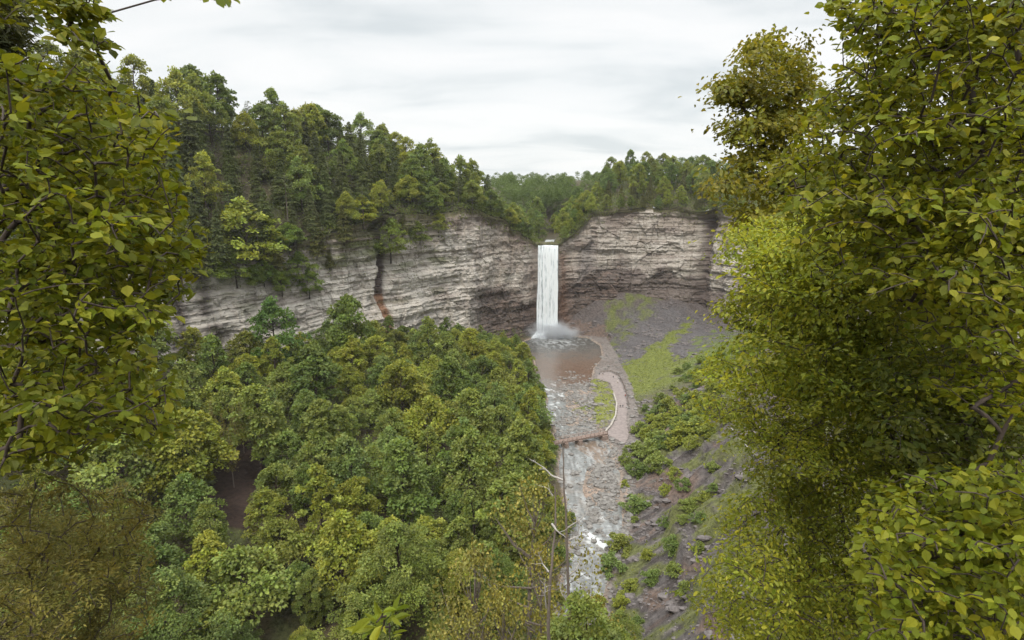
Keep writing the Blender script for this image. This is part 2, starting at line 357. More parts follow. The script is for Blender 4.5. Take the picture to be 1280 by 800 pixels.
# ------------------------------------------------------------------ cliff wall
def build_cliff(name, i0, i1, nz=190):
    idx = np.arange(i0, i1+1); ns = len(idx)
    s = SLEN[idx][:, None]; zb = CON[idx, 2][:, None]-7; zt = CON[idx, 3][:, None]
    t = np.linspace(0, 1, nz)[None]; z = zb+(zt-zb)*t; px = CPX[idx][:, None]
    h = np.clip((z-CON[idx, 2][:, None])/(zt-CON[idx, 2][:, None]), 0, 1)
    dip = z+2.5*fbm(s/60, 0*z, 0, 2, 71)
    big = 5.2*fbm(s/34, z/50, 0, 3, 72)+1.6*fbm(s/10, z/18, 0, 3, 73)
    led = .8*vn(s/60, dip/3.1, 0, 74)+.5*vn(s/22, dip/1.25, 0, 75)+.25*vn(s/9, dip/.55, 0, 76)+1.5*sst(.1, .6, vn(s/70, dip/9, 0, 69))
    blk = vn(np.floor(s/2.2+.7*np.floor(dip/1.6)), np.floor(dip/1.6), 0, 77)*.45
    slab = vn(s/9, dip/13, 0, 58); slabe = np.where(slab > .12, 1.1, 0)+np.where(vn(s/5, dip/8, 0, 57) > .2, .7, 0)
    fs = np.floor(s/10+.6*vn(z/14, s/60, 0, 55)); fz = np.floor(z/19+.5*vn(s/30, 0*z, 0, 54)); facet = 1.7*vn(fs*.77, fz*.77, 0, 53)
    fs2 = np.floor(s/3.6+.5*vn(z/7, 0*s, 0, 52)+fz*.37); fz2 = np.floor(dip/3.4); facet2 = .6*vn(fs2*.83, fz2*.83, 0, 51)
    cr = np.abs(vn(s/7, z/55, 0, 78)); crack = -.6*sst(.07, 0, cr)*sst(-.1, .3, vn(s/20, z/25, 0, 79))
    D = big+led+blk+crack+slabe+facet+facet2
    D = D-h*5.0                                     # leans back
    # dark chute on the left wall, recess on the right wall, alcove right of the falls
    g = np.exp(-((px-(482-3*np.sin(z/6)))/6.5)**2); D = D-5*g
    g2 = np.exp(-((px-880)/6.)**2); D = D-6*g2
    alc = np.exp(-((px-736)/10.)**4)*sst(.34, .4, h)*sst(.74, .66, h); D = D-3.2*alc
    under = sst(.42, .3, h)*np.where((px > 585) & (px < 790), 1, 0)*np.where(px > 705, .8, 1); D = D-2.6*under
    fb = np.exp(-((px-684)/22.)**2); D = D*(1-.75*fb)-2.2*fb
    wt_ = sst(.93, 1, h); D = D*(1-wt_)-2.3*wt_
    P = np.empty((ns, nz+3, 3))
    P[:, :nz, 0] = CON[idx, 0][:, None]-NRM_C[idx, 0][:, None]*D; P[:, :nz, 1] = CON[idx, 1][:, None]-NRM_C[idx, 1][:, None]*D; P[:, :nz, 2] = z
    for k, (o, dz) in enumerate([(2.5, .5), (6, .9), (10, .6)]):
        P[:, nz+k, :2] = P[:, nz-1, :2]+NRM_C[idx]*o; P[:, nz+k, 2] = zt[:, 0]+dz*(1 if k < 2 else 0)
    # tones
    nA = fbm(s/16, z/9, 0, 4, 81); nB = fbm(s/4, dip/1.2, 0, 3, 82); st = vn(s/50, dip/1.6, 0, 83); st2 = vn(s/25, dip/.6, 0, 84)
    pale = np.array([.385,.355,.315]); mid = np.array([.235,.2,.168]); dark = np.array([.075,.055,.047]); grn = np.array([.08,.095,.028])
    left = (px < 684)
    wp = np.where(left, sst(.95, .6, h+.22*nA)*np.clip(1.15-.9*sst(560, 640, px), 0, 1), sst(.1, .3, h+.15*nA)*sst(.88, .62, h+.15*nA)*.8)
    wp = wp*(1+.25*facet+.3*facet2)*np.where(left, 1, .72)
    wp = np.clip(wp*(1+.5*nB)-.28*sst(.15, .5, st)*sst(-.2, .3, vn(s/18, dip/3, 0, 86))-.2*sst(.2, .6, st2)+np.where(left, .24, .12)+.4*vn(s/11, dip/5, 0, 87), 0, 1)
    c = mid+(pale-mid)*wp[..., None]
    def L(m, col):
        nonlocal c
        m = np.clip(m, 0, 1)[..., None]; c = c*(1-m)+np.asarray(col)*m
    L(sst(.3, .6, vn(s/22, dip/1.1, 0, 85))*.3, dark*2)
    L(sst(.07, .02, np.abs(vn(s/9+.25*nB, z/45, 0, 78)))*.35*sst(-.1, .3, vn(s/20, z/25, 0, 79)), dark)
    L(sst(.2, .55, vn(s/16, z/11, 0, 62)+.5*nB)*.45, (.15,.115,.1)); L(sst(.2, .5, vn(s/7, z/22, 0, 63)+.4*nB)*.4, pale*1.08)
    # dark wet base by the falls
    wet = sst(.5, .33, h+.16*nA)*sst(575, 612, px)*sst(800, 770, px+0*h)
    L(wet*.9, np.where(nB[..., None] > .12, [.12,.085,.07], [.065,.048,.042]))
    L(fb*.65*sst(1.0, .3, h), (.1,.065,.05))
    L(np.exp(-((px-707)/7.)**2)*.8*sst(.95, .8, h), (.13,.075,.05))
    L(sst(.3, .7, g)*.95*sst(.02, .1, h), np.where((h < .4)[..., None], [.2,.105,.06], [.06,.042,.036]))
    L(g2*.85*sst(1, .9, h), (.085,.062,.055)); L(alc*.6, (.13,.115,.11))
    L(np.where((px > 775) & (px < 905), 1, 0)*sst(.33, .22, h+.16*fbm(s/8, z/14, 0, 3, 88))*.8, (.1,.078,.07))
    # left wall: dark seeps and mossy ledges in the shaded corner
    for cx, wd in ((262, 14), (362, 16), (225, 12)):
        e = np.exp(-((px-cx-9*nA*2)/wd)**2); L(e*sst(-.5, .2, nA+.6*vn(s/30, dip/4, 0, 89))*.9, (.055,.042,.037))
    L(np.where(px < 560, 1, 0)*sst(.62, .85, h+.2*nA)*sst(-.1, .3, st+.5*nA)*.8, grn)
    L(np.where(left, 1, 0)*sst(.8, .98, h+.1*nA)*.55, (.12,.085,.065))
    L(sst(.1, .4, nA)*sst(.2, .5, st)*.35*np.where(px < 575, 1, .25), grn)
    L(sst(.955, .975, h), (.085,.075,.04))
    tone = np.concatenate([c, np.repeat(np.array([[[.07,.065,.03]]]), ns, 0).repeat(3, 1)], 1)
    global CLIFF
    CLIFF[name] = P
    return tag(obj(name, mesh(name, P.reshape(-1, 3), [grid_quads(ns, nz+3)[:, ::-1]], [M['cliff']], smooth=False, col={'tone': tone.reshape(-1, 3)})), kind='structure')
CLIFF = {}
build_cliff('cliff', iL0, iR1)
build_cliff('rock_bank', iR1, len(CON)-1, 70); build_cliff('rock_bank', 0, iL0, 70)
# ------------------------------------------------------------------ upper slopes beyond the rim
ds_ = np.array([2.2, 4, 6, 8, 11, 14, 18, 22, 27, 33, 40, 48, 57, 67, 78, 90, 105, 125, 150, 190, 250, 340, 500])
ci = np.arange(0, len(CON), 5); ci = np.append(ci, 0)
def upper(i, d):
    """world point on the slope d metres outside contour index i"""
    i = np.asarray(i); d = np.asarray(d, float)
    x = CON[i, 0]+NRM_S[i, 0]*d; y = CON[i, 1]+NRM_S[i, 1]*d
    z = CON[i, 3]+CON[i, 4]*sst(-30, 85, d)*1.08-CON[i, 4]*.17*1.08+2.5*fbm(x/25, y/25, 0, 3, 91)*sst(2, 20, d)
    zv = zV(x, y)+sst(60, 240, d)*70
    k = np.exp(-((x-(FALLX+.12*(y-440)))/70)**2)*np.where(y > 420, 1, 0)
    z = np.where(k > .03, np.minimum(z, zv), z)
    z = z*(1-sst(200, 500, d))+(104+.0*z)*sst(200, 500, d)
    return x, y, z
I, Dd = np.meshgrid(ci, ds_, indexing='ij'); ux, uy, uz = upper(I, Dd)
ut = np.empty(ux.shape+(3,)); ut[:] = (.06,.05,.028); nn = sst(0, .4, fbm(ux/10, uy/10, 0, 3, 93))[..., None]; ut = ut*(1-nn)+np.array([.06,.07,.022])*nn
tag(obj('plateau', mesh('plateau', np.stack([ux, uy, uz], -1).reshape(-1, 3), [grid_quads(*ux.shape)], [M['ground']], smooth=True, col={'tone': ut.reshape(-1, 3)})), kind='structure')
Gd = np.array([[-4000,-4000,88],[4000,-4000,88],[4000,-700,88],[-4000,-700,88],[-4000,900,88],[4000,900,88],[4000,6000,88],[-4000,6000,88],[-700,-700,88],[-700,900,88],[700,-700,88],[700,900,88]], float)
far_t = np.repeat([[.06,.065,.025]], 12, 0)
tag(obj('far_ground', mesh('far_ground', Gd, [[[0,1,2,3],[4,5,6,7],[3,8,9,4],[10,2,5,11]]], [M['ground']], col={'tone': far_t})), kind='structure')
# ------------------------------------------------------------------ water
def fill(poly, z, step=1.0, ext=0):
    P = np.asarray(poly)[:, :2]; xs = np.arange(P[:, 0].min()-2, P[:, 0].max()+2, step); ys = np.arange(P[:, 1].min()-2, P[:, 1].max()+2, step)
    X, Y = np.meshgrid(xs, ys, indexing='ij'); k = inpoly(X, Y, P) | (dist_poly(X.ravel(), Y.ravel(), P).reshape(X.shape) < ext)
    q = grid_quads(len(xs), len(ys)); q = q[k.ravel()[q].all(1)]
    u = np.zeros(X.size, int); u[np.unique(q)] = 1; r = np.cumsum(u)-1
    return X.ravel()[u == 1], Y.ravel()[u == 1], r[q][:, ::-1]
wx, wy, wq = fill(WP, 0, .8, 1.5)
wpx, wpy, _ = proj(np.stack([wx, wy, 0*wx], -1))
wn = fbm(wx/5, wy/5, 0, 4, 101); wn2 = fbm(wx/1.6, wy/3.2, 0, 4, 102)
wt = np.empty((len(wx), 3)); wt[:] = (.15,.155,.15)
def wlay(m, c):
    global wt
    m = np.clip(m, 0, 1)[:, None]; wt = wt*(1-m)+np.array(c)*m
wlay(sst(505, 455, wpy+26*wn), (.13,.1,.08)); wlay(sst(458, 428, wpy+10*wn), (.075,.074,.068))
wlay(sst(440, 466, wpy+8*wn)*sst(500, 470, wpy+10*wn)*sst(655, 725, wpx+16*wn)*.8, (.1,.058,.037))
wlay(inpoly(wpx+5*wn, wpy+4*wn, [(715,552),(756,552),(765,580),(752,600),(744,575),(722,562)]).astype(float)*.6, (.16,.09,.045))
wlay(sst(.0, .45, wn)*.5*sst(560, 580, wpy), (.2,.16,.125))
wn3 = fbm(wx/.9, wy/4.5, 0, 3, 103); wlay(sst(.0, .4, wn3)*.55*sst(470, 500, wpy), (.3,.31,.31)); wlay(sst(.0, .4, -wn3)*.5*sst(470, 500, wpy), (.085,.08,.075))
foam = sst(.22, .42, wn2)*sst(474, 490, wpy)*sst(552, 530, wpy)*sst(716, 700, wpx)*.8
foam = np.maximum(foam, sst(.3, .5, wn2)*sst(558, 545, wpy)*sst(538, 550, wpy))
foam = np.maximum(foam, sst(7, 2, np.abs(wpy-(667+(wpx-733)*.68)))*sst(728, 734, wpx)*sst(768, 760, wpx))
foam = np.maximum(foam, sst(.33, .48, wn2)*sst(600, 640, wpy)*.6)
foam = np.maximum(foam, sst(-.1, .3, wn2+.25)*np.exp(-((wpx-690)/17)**2-((wpy-419)/5.)**2)*1.3)
foam = np.maximum(foam, .5*sst(.1, .3, wn2)*np.exp(-((wpx-700)/30)**2-((wpy-428)/7.)**2))
wlay(foam*.9, (.58,.6,.6))
def watermat():
    m, nt, out = newmat('river_water'); L = nt.links.new
    a = N(nt, 'ShaderNodeAttribute', attribute_name='tone'); tc = N(nt, 'ShaderNodeTexCoord')
    n = N(nt, 'ShaderNodeTexNoise'); n.inputs['Scale'].default_value = .9; n.inputs['Detail'].default_value = 5; L(tc.outputs['Object'], n.inputs[0])
    c = mixc(nt, a.outputs['Color'], ramp(nt, n.outputs[0], [(.3, .75), (.7, 1.2)]), 1., 'MULTIPLY')
    p = N(nt, 'ShaderNodeBsdfPrincipled'); p.inputs['Roughness'].default_value = .22; p.inputs['IOR'].default_value = 1.33
    b = N(nt, 'ShaderNodeBump'); b.inputs['Strength'].default_value = .35; b.inputs['Distance'].default_value = .25
    L(n.outputs[0], b.inputs['Height']); L(b.outputs[0], p.inputs['Normal']); L(c, p.inputs['Base Color']); L(p.outputs[0], out.inputs['Surface']); return m
tag(obj('water', mesh('water', np.stack([wx, wy, .05*wn2], -1), [wq], [watermat()], smooth=True, col={'tone': wt})), kind='structure')
# path
px_, py_, pq = fill(PATHP, 1, .6)
tag(obj('path', mesh('path', np.stack([px_, py_, np.full(len(px_), 1.12)+.04*fbm(px_, py_, 0, 2, 7)], -1), [pq], [M['path']], smooth=True)), kind='structure')
# ------------------------------------------------------------------ waterfall
def fallmat():
    m, nt, out = newmat('falling_water'); L = nt.links.new
    tc = N(nt, 'ShaderNodeTexCoord'); mp = N(nt, 'ShaderNodeMapping'); mp.inputs['Scale'].default_value = (1.5, .3, .035); L(tc.outputs['Object'], mp.inputs[0])
    n = N(nt, 'ShaderNodeTexNoise'); n.inputs['Scale'].default_value = 1.; n.inputs['Detail'].default_value = 4; n.inputs['Roughness'].default_value = .62; L(mp.outputs[0], n.inputs[0])
    mp2 = N(nt, 'ShaderNodeMapping'); mp2.inputs['Scale'].default_value = (1.6, .4, .22); L(tc.outputs['Object'], mp2.inputs[0])
    n2 = N(nt, 'ShaderNodeTexNoise'); n2.inputs['Scale'].default_value = 1.; n2.inputs['Detail'].default_value = 5; L(mp2.outputs[0], n2.inputs[0])
    ma = N(nt, 'ShaderNodeMath', operation='MULTIPLY_ADD'); L(n2.outputs[0], ma.inputs[0]); ma.inputs[1].default_value = .55; 
    L(n.outputs[0], ma.inputs[2])
    mp3 = N(nt, 'ShaderNodeMapping'); mp3.inputs['Scale'].default_value = (.42, .1, .012); L(tc.outputs['Object'], mp3.inputs[0]); n3_ = N(nt, 'ShaderNodeTexNoise'); n3_.inputs['Scale'].default_value = 1.; n3_.inputs['Detail'].default_value = 2; L(mp3.outputs[0], n3_.inputs[0])
    mb = N(nt, 'ShaderNodeMath', operation='MULTIPLY_ADD'); L(n3_.outputs[0], mb.inputs[0]); mb.inputs[1].default_value = .55; mb.inputs[2].default_value = -.26
    mc = N(nt, 'ShaderNodeMath', operation='ADD'); L(ma.outputs[0], mc.inputs[0]); L(mb.outputs[0], mc.inputs[1]); ma = mc
    al = ramp(nt, ma.outputs[0], [(.5, .1), (.66, .8), (.78, 1.)])
    c = ramp(nt, ma.outputs[0], [(.52, (.55,.63,.68)), (.8, (.9,.94,.96))])
    d = N(nt, 'ShaderNodeBsdfDiffuse'); L(c, d.inputs[0]); t = N(nt, 'ShaderNodeBsdfTranslucent'); L(c, t.inputs[0])
    mx = N(nt, 'ShaderNodeMixShader'); mx.inputs[0].default_value = .35; L(d.outputs[0], mx.inputs[1]); L(t.outputs[0], mx.inputs[2])
    tr = N(nt, 'ShaderNodeBsdfTransparent'); m2 = N(nt, 'ShaderNodeMixShader'); L(al, m2.inputs[0]); L(tr.outputs[0], m2.inputs[1]); L(mx.outputs[0], m2.inputs[2]); L(m2.outputs[0], out.inputs['Surface']); return m
FM = fallmat()
LX0 = at_y(672.5, 310, 438)[0]; LX1 = at_y(697.5, 310, 438)[0]
u = np.linspace(0, 1, 70)[:, None]; v = np.linspace(0, 1, 120)[None]
Vf, Qf, o0 = [], [], 0
for layer, (off, inset) in enumerate(((0, 0), (.9, .04))):
    zz = 66.6*(1-v)+.2; fl_ = sst(.93, 1, v)
    ww = 1+.12*v**1.5+.10*v*np.abs(fbm(v*6+np.sign(u-.5)*7+0*u, layer+0*u, 0, 3, 115))+.42*fl_*(1+.5*vn(u*9, 0*u, 0, 116))
    xm = (LX0+LX1)/2; hw = (LX1-LX0)/2
    x = xm+(u-.5)*2*hw*(1-inset)*ww+(.3+.7*v)*fbm(u*14+layer*9, v*3, 0, 3, 111)
    y = 438.2-off-2.4*np.sqrt(v+.003)-.9*np.abs(fbm(u*11+layer*5, v*2.2, 0, 3, 112))*2*v**.4-4.5*fl_*(1+.6*vn(u*8, v*9, 0, 117))+0*u
    Vf.append(np.stack([x+0*v, y+0*x, zz+0*u], -1).reshape(-1, 3)); Qf.append(grid_quads(70, 120)+o0); o0 += 70*120
# the stream that runs up to the lip
us = np.linspace(-3.6, 3.2, 14); ys = np.linspace(437.4, 475, 24); X2, Y2 = np.meshgrid(us, ys, indexing='ij')
Xl = FALLX+X2+.12*(Y2-440)
tag(obj('waterfall', mesh('waterfall', np.concatenate(Vf), [np.concatenate(Qf)], [FM], smooth=True)), 'tall white waterfall plunging over the cliff lip into the pool', 'waterfall', kind='structure')
tag(obj('stream', mesh('stream', np.stack([Xl, Y2, 66.45+.03*(Y2-437)+.08*vn(Xl, Y2, 0, 3)], -1).reshape(-1, 3), [grid_quads(14, 24)], [bpy.data.materials['river_water']], smooth=True, col={'tone': np.repeat([[.5,.52,.53]], 14*24, 0)})), kind='structure')
# spray at the foot of the falls
def mistmat():
    m, nt, out = newmat('spray_mist'); L = nt.links.new
    tc = N(nt, 'ShaderNodeTexCoord'); ln = N(nt, 'ShaderNodeVectorMath', operation='LENGTH'); L(tc.outputs['Object'], ln.inputs[0])
    n = N(nt, 'ShaderNodeTexNoise'); n.inputs['Scale'].default_value = 2.2; n.inputs['Detail'].default_value = 4; L(tc.outputs['Object'], n.inputs[0])
    mr = N(nt, 'ShaderNodeMapRange'); mr.inputs[1].default_value = 1; mr.inputs[2].default_value = .1; mr.inputs[3].default_value = 0; mr.inputs[4].default_value = 1; L(ln.outputs['Value'], mr.inputs[0])
    nr = N(nt, 'ShaderNodeMapRange'); nr.inputs[1].default_value = .4; nr.inputs[2].default_value = .7; L(n.outputs[0], nr.inputs[0])
    sq = N(nt, 'ShaderNodeMath', operation='POWER'); L(mr.outputs[0], sq.inputs[0]); sq.inputs[1].default_value = 2.2
    a = N(nt, 'ShaderNodeMath', operation='MULTIPLY'); L(sq.outputs[0], a.inputs[0]); L(nr.outputs[0], a.inputs[1])
    b = N(nt, 'ShaderNodeMath', operation='MULTIPLY'); L(a.outputs[0], b.inputs[0]); b.inputs[1].default_value = 2.2
    p = N(nt, 'ShaderNodeVolumePrincipled'); p.inputs['Color'].default_value = (.93,.96,1,1); p.inputs['Anisotropy'].default_value = .2; L(b.outputs[0], p.inputs['Density']); L(p.outputs[0], out.inputs['Volume']); return m
import bmesh
bm = bmesh.new(); bmesh.ops.create_icosphere(bm, subdivisions=3, radius=1); me = bpy.data.meshes.new('spray_mist'); bm.to_mesh(me); bm.free(); me.materials.append(mistmat())
mo = obj('mist', me, loc=((LX0+LX1)/2+3, 432.5, 2.5)); mo.scale = (25, 12, 14); tag(mo, kind='stuff')
# ------------------------------------------------------------------ tree prototypes
CLUMP = {}
def leafy(seed, H=16., Rr=6., z0=3.5, nc=85, per=80, size=.55, tmpl=CARD, up=.5, flat=.85, peak=.62, thin=.0):
    g = np.random.default_rng(seed); Ps, Us, Ns, Ls, Ws = [], [], [], [], []
    lob = g.uniform(0, 6.28, 4); limbs = []; leanx, leany = g.normal(size=2)*.5; Cs = []
    for c in range(nc):
        t = g.random()**.8; az = g.uniform(0, 6.28)
        prof = math.sin(math.pi*min(.98, (.06+.94*t))**peak)**.75
        rad = 1+.2*math.sin(2*az+lob[0])+.2*math.sin(3*az+lob[1]+4*t)+.14*math.sin(5*az+lob[2]+7*t)
        k = g.uniform(.62, 1.0)*(1.15 if g.random() < .14 else 1)
        C = np.array([math.cos(az)*Rr*prof*rad*k+leanx*t, math.sin(az)*Rr*prof*rad*k+leany*t, z0+(H-z0)*t*.94+g.normal()*.4])
        r = Rr*g.uniform(.13, .29)*(1.1-.45*t); limbs.append(C)
        n = int(per*(r/(Rr*.2))**2*(1-thin))+6
        q = g.normal(size=(n, 3)); q /= np.linalg.norm(q, axis=1, keepdims=True); q[:, 2] = np.where(q[:, 2] < -.3, -q[:, 2]*.6, q[:, 2])
        rr = r*g.uniform(.55, 1.2, (n, 1)); el = g.uniform(.75, 1.25); P = C+q*rr*np.array([1, 1, flat*el])
        out_ = C*np.array([1, 1, 0]); out_ = out_/(np.linalg.norm(out_)+1e-6)
        P[:, 2] -= .35*np.maximum(0, ((P-C)*out_).sum(1))
        nr = q*.5+np.array([0, 0, up])+out_*.2+g.normal(size=(n, 3))*.42
        uu = q*np.array([1, 1, .5])+out_*.3+g.normal(size=(n, 3))*.5+np.array([0, 0, -.2])
        cw_ = g.uniform(.72, 1.3); Cs.append(np.repeat([[cw_*g.uniform(.94, 1.1), cw_, cw_*g.uniform(.8, 1.1)]], n, 0))
        Ps.append(P); Us.append(uu); Ns.append(nr); L = size*g.uniform(.5, 1.3, n); Ls.append(L); Ws.append(L*g.uniform(.55, .95, n))
    V, Q = cards(np.concatenate(Ps), np.concatenate(Us), np.concatenate(Ns), np.concatenate(Ls), np.concatenate(Ws), tmpl)
    CLUMP[len(V)] = np.repeat(np.concatenate(Cs), len(tmpl[0]), 0)
    tp = np.array([[0, 0, -1.5], [g.normal()*.1, g.normal()*.1, H*.25], [g.normal()*.4, g.normal()*.4, H*.55], [leanx*.8, leany*.8, H*.9]])
    r0 = H*.016; paths = [tp]; radii = [[r0*1.35, r0, r0*.7, r0*.15]]
    for C in limbs[::3]:
        a = tp[1]+(tp[3]-tp[1])*max(0, min(.95, (C[2]-H*.4)/(H*.65))); m_ = (a+C)/2+np.array([0, 0, -.1*np.linalg.norm(C-a)]); paths.append(np.array([a, m_, C])); radii.append([r0*.35, r0*.2, r0*.06])
    return (V, Q), tubes(paths, radii, 6)
def conif(seed, H=22., Rr=3.4, z0=2.5, step=.62, br=7, sub=9, droop=.35, power=.85, gap=.0, size=.85):
    g = np.random.default_rng(seed); Ps, Us, Ns, Ls, Ws = [], [], [], [], []; z = z0; paths = [np.array([[0,0,-1.5],[0,0,H*.5],[0,0,H]])]; radii = [[H*.013, H*.009, .02]]
    while z < H-.3:
        f = (H-z)/(H-z0); rmax = Rr*f**power*g.uniform(.75, 1.15)+.15
        for b in range(br):
            if g.random() < gap: continue
            az = g.uniform(0, 6.28); ln = rmax*g.uniform(.6, 1.1); d = np.array([math.cos(az), math.sin(az), 0]); s = np.array([-d[1], d[0], 0])
            zz = z+g.uniform(-.25, .25)
            if ln > 1.2 and g.random() < .3: paths.append(np.array([[0,0,zz],[d[0]*ln*.5, d[1]*ln*.5, zz-.02*ln], [d[0]*ln, d[1]*ln, zz-droop*ln*.8]])); radii.append([.05, .035, .01])
            t = g.uniform(.15, 1, sub)
            lat = g.normal(size=sub)*.28*ln*(1-t*.6)
            P = d*(t*ln)[:, None]+s*lat[:, None]+np.array([0,0,1])*(zz-droop*ln*t**1.6)[:, None]
            P[:, 2] -= np.abs(lat)*.3
            Ps.append(P); Us.append(d+s*(np.sign(lat)*.7)[:, None]+np.array([0,0,-.45])+g.normal(size=(sub, 3))*.25); Ns.append(np.array([0,0,1])+d*.35+g.normal(size=(sub, 3))*.35)
            L = size*(.5+.5*f)*g.uniform(.6, 1.2, sub); Ls.append(L); Ws.append(L*g.uniform(.35, .55, sub))
        z += step*g.uniform(.7, 1.3)
    V, Q = cards(np.concatenate(Ps), np.concatenate(Us), np.concatenate(Ns), np.concatenate(Ls), np.concatenate(Ws), CARD)
    return (V, Q), tubes(paths, radii, 6)
def proto(name, data, mleaf, mbark):
    (V, Q), (Vt, Qt) = data
    return (mesh(name+'_trunk', Vt, [Qt], [mbark], smooth=True), mesh(name+'_crown', V, [Q], [mleaf], col={'clump': CLUMP[len(V)]} if len(V) in CLUMP else None))
BL = [proto('broadleaf', leafy(100+i, H=[15,17,16,18,14,17][i], Rr=[6,5.2,6.4,5.2,6,4.6][i], peak=[.62,.75,.6,.85,.62,.95][i], z0=[3.5,3,4,2.5,3,2.5][i]), M['leaf'], M['bark']) for i in range(6)]+[proto('broadleaf', leafy(120+i, H=[20,13][i], Rr=[4.2,7.2][i], peak=[1.0,.5][i], z0=[3,4][i], nc=[80,95][i]), M['leaf'], M['bark']) for i in range(2)]
BN = [proto('broadleaf', leafy(140+i, H=[16,18,17,20][i], Rr=[5.6,6,5.0,4.4][i], nc=130, per=210, size=.28, peak=[.7,.62,.85,1.0][i]), M['leaf'], M['bark']) for i in range(4)]
CF = [proto('conifer', conif(160+i, H=[22,24,20,23][i], Rr=[4.8,5.2,4.6,4.2][i], droop=[.35,.45,.3,.4][i], sub=15, br=8, size=1.15, power=[.8,.7,.85,.75][i]), M['needle'], M['bark']) for i in range(4)]
PN = [proto('pine', conif(170+i, H=24, Rr=4.6, z0=9, step=1.1, br=6, sub=16, droop=.05, power=.5, gap=.25, size=1.1), M['needle'], M['palebark']) for i in range(2)]
BARE = [proto('thin_conifer', conif(180, H=20, Rr=3.4, z0=7, step=.6, br=6, sub=10, droop=.25, gap=.1, size=.8), M['cedar'], M['palebark'])]
CD = [proto('cedar', leafy(190+i, H=15, Rr=5.0, z0=4.5, nc=80, per=90, size=.24, up=.2, thin=.66, peak=.85, flat=1.2), M['cedar'], M['palebark']) for i in range(2)]
SH = []
for i in range(3):
    (V, Q), (Vt, Qt) = leafy(200+i, H=4.2, Rr=2.8, z0=.3, nc=40, per=45, size=.42, up=.6)
    SH.append(mesh('shrub', np.concatenate([V, Vt]), [Q, Qt+len(V)], [M['leaf'], M['bark']], mi=[0]*len(Q)+[1]*len(Qt)))
def plant(name, pr, loc, sc, rz, tint, label, cat, group):
    """a tree: an Empty at its foot carrying copies of trunk and crown"""
    r = thing(name, loc, label, cat, group, rz); r.scale = sc if hasattr(sc, '__len__') else (sc, sc, sc)
    obj('trunk', pr[0], r); obj('crown', pr[1], r, tint=tint); return r
ORD = 'first second third fourth fifth sixth seventh eighth ninth tenth eleventh twelfth thirteenth fourteenth fifteenth sixteenth seventeenth eighteenth nineteenth twentieth'.split()
def nth(k):
    if k < 20: return ORD[k]
    t = ['twenty','thirty','forty','fifty','sixty','seventy','eighty','ninety'][(k-19)//10 if (k+1) % 10 else (k+1)//10-2]
    u = (k+1) % 10
    return {'twenty':'twentieth','thirty':'thirtieth','forty':'fortieth','fifty':'fiftieth','sixty':'sixtieth','seventy':'seventieth'}[t] if u == 0 else t+'-'+ORD[u-1]
# foliage tints and the word each is called by
TINTS = [((1.0,1.0,1.0),'mid green',4), ((1.3,1.2,.9),'light green',3), ((.75,.85,.9),'dark green',3), ((1.28,1.15,.75),'yellow-green',1.4), ((.9,1.0,1.25),'bluish green',1), ((1.1,1.0,.9),'olive green',1.3)]
def pick_tint(g):
    w = np.array([t[2] for t in TINTS], float); k = g.choice(len(TINTS), p=w/w.sum()); c = np.array(TINTS[k][0])*g.uniform(.88, 1.1); return tuple(c), TINTS[k][1]
# --- valley wood
CANOPY = [(-50,396),(200,397),(300,398),(309,434),(371,434),(380,400),(412,402),(420,416),(453,416),(462,402),(490,406),(560,404),(600,412),(640,424),(664,438)]
CORR = [(642,422),(652,450),(678,486),(662,518),(672,548),(694,574),(672,602),(678,640),(664,680),(655,720),(640,775),(760,775),(770,700),(800,640),(770,560),(800,540),(790,480),(1000,400),(1000,300),(660,300)]
GAP = [(258,545),(330,545),(342,600),(318,650),(270,645),(252,600)]
cx_ = np.array([c[0] for c in CANOPY]); cy_ = np.array([c[1] for c in CANOPY])
g = np.random.default_rng(11); cand = []
for t in range(14000):
    x = g.uniform(-230, 45); y = g.uniform(30, 440)
    cand.append((x, y))
ca = np.array(cand); okm = inpoly(ca[:, 0], ca[:, 1], CON[::4]); dcand = dist_poly(ca[:, 0], ca[:, 1], CON[::6]); dfl = dist_poly(ca[:, 0], ca[:, 1], FP); okm &= ~inpoly(ca[:, 0], ca[:, 1], FP) & (dcand > 7) & (dfl > 3)
ca = ca[okm]; acc = []; valley = []
for x, y in ca:
    z = float(gz(x, y)); dist = math.hypot(x, y)
    if dist < 42: continue
    sc = (.8+.95*g.random()**1.3)*(1.16 if dist > 190 else 1); H = 16*sc; rc = 5.6*sc
    px, py, d = proj(np.array([x, y, z+H])); px = float(px); py = float(py); rp = F*rc/float(d)
    if px < -70 or px > 780 or py > 850: continue
    if px > 640+max(0, 60*(y < 200)): 
        pass
    lim = np.interp(px, cx_, cy_)
    if py < lim: 
        sc *= max(.35, 1-(lim-py)/(F*H/float(d))) ; H = 16*sc; rc = 5.6*sc; px, py, d = [float(q) for q in proj(np.array([x, y, z+H]))]; rp = F*rc/d
        if sc < .3 or py < lim-3: continue
    bpy_ = float(proj(np.array([x, y, z+H*.35]))[1])
    pts = [(px+a*rp*.7, py+(bpy_-py)*b) for a in (-1, -.4, .4, 1) for b in (.12, .55)]
    jx = 26*float(vn(np.array(x/9), np.array(y/9), 0, 35))
    if inpoly([p_[0]+jx-4 for p_ in pts], [p_[1] for p_ in pts], CORR).any(): continue
    if inpoly(px, (py+bpy_)/2, GAP): continue
    if any(math.hypot(px-p_[0], ((py+bpy_)/2-p_[1])) < 34 for p_ in ((300,600),(322,570),(285,630))): continue
    sp_ = (6.1 if dist < 200 else 6.8)*max(.6, sc)
    if any((x-a)**2+(y-b)**2 < (sp_*.5+6.4*max(.6, s_)*.5)**2*2.0 for a, b, s_ in acc): continue
    acc.append((x, y, sc)); valley.append((x, y, z, sc, px, py, dist))
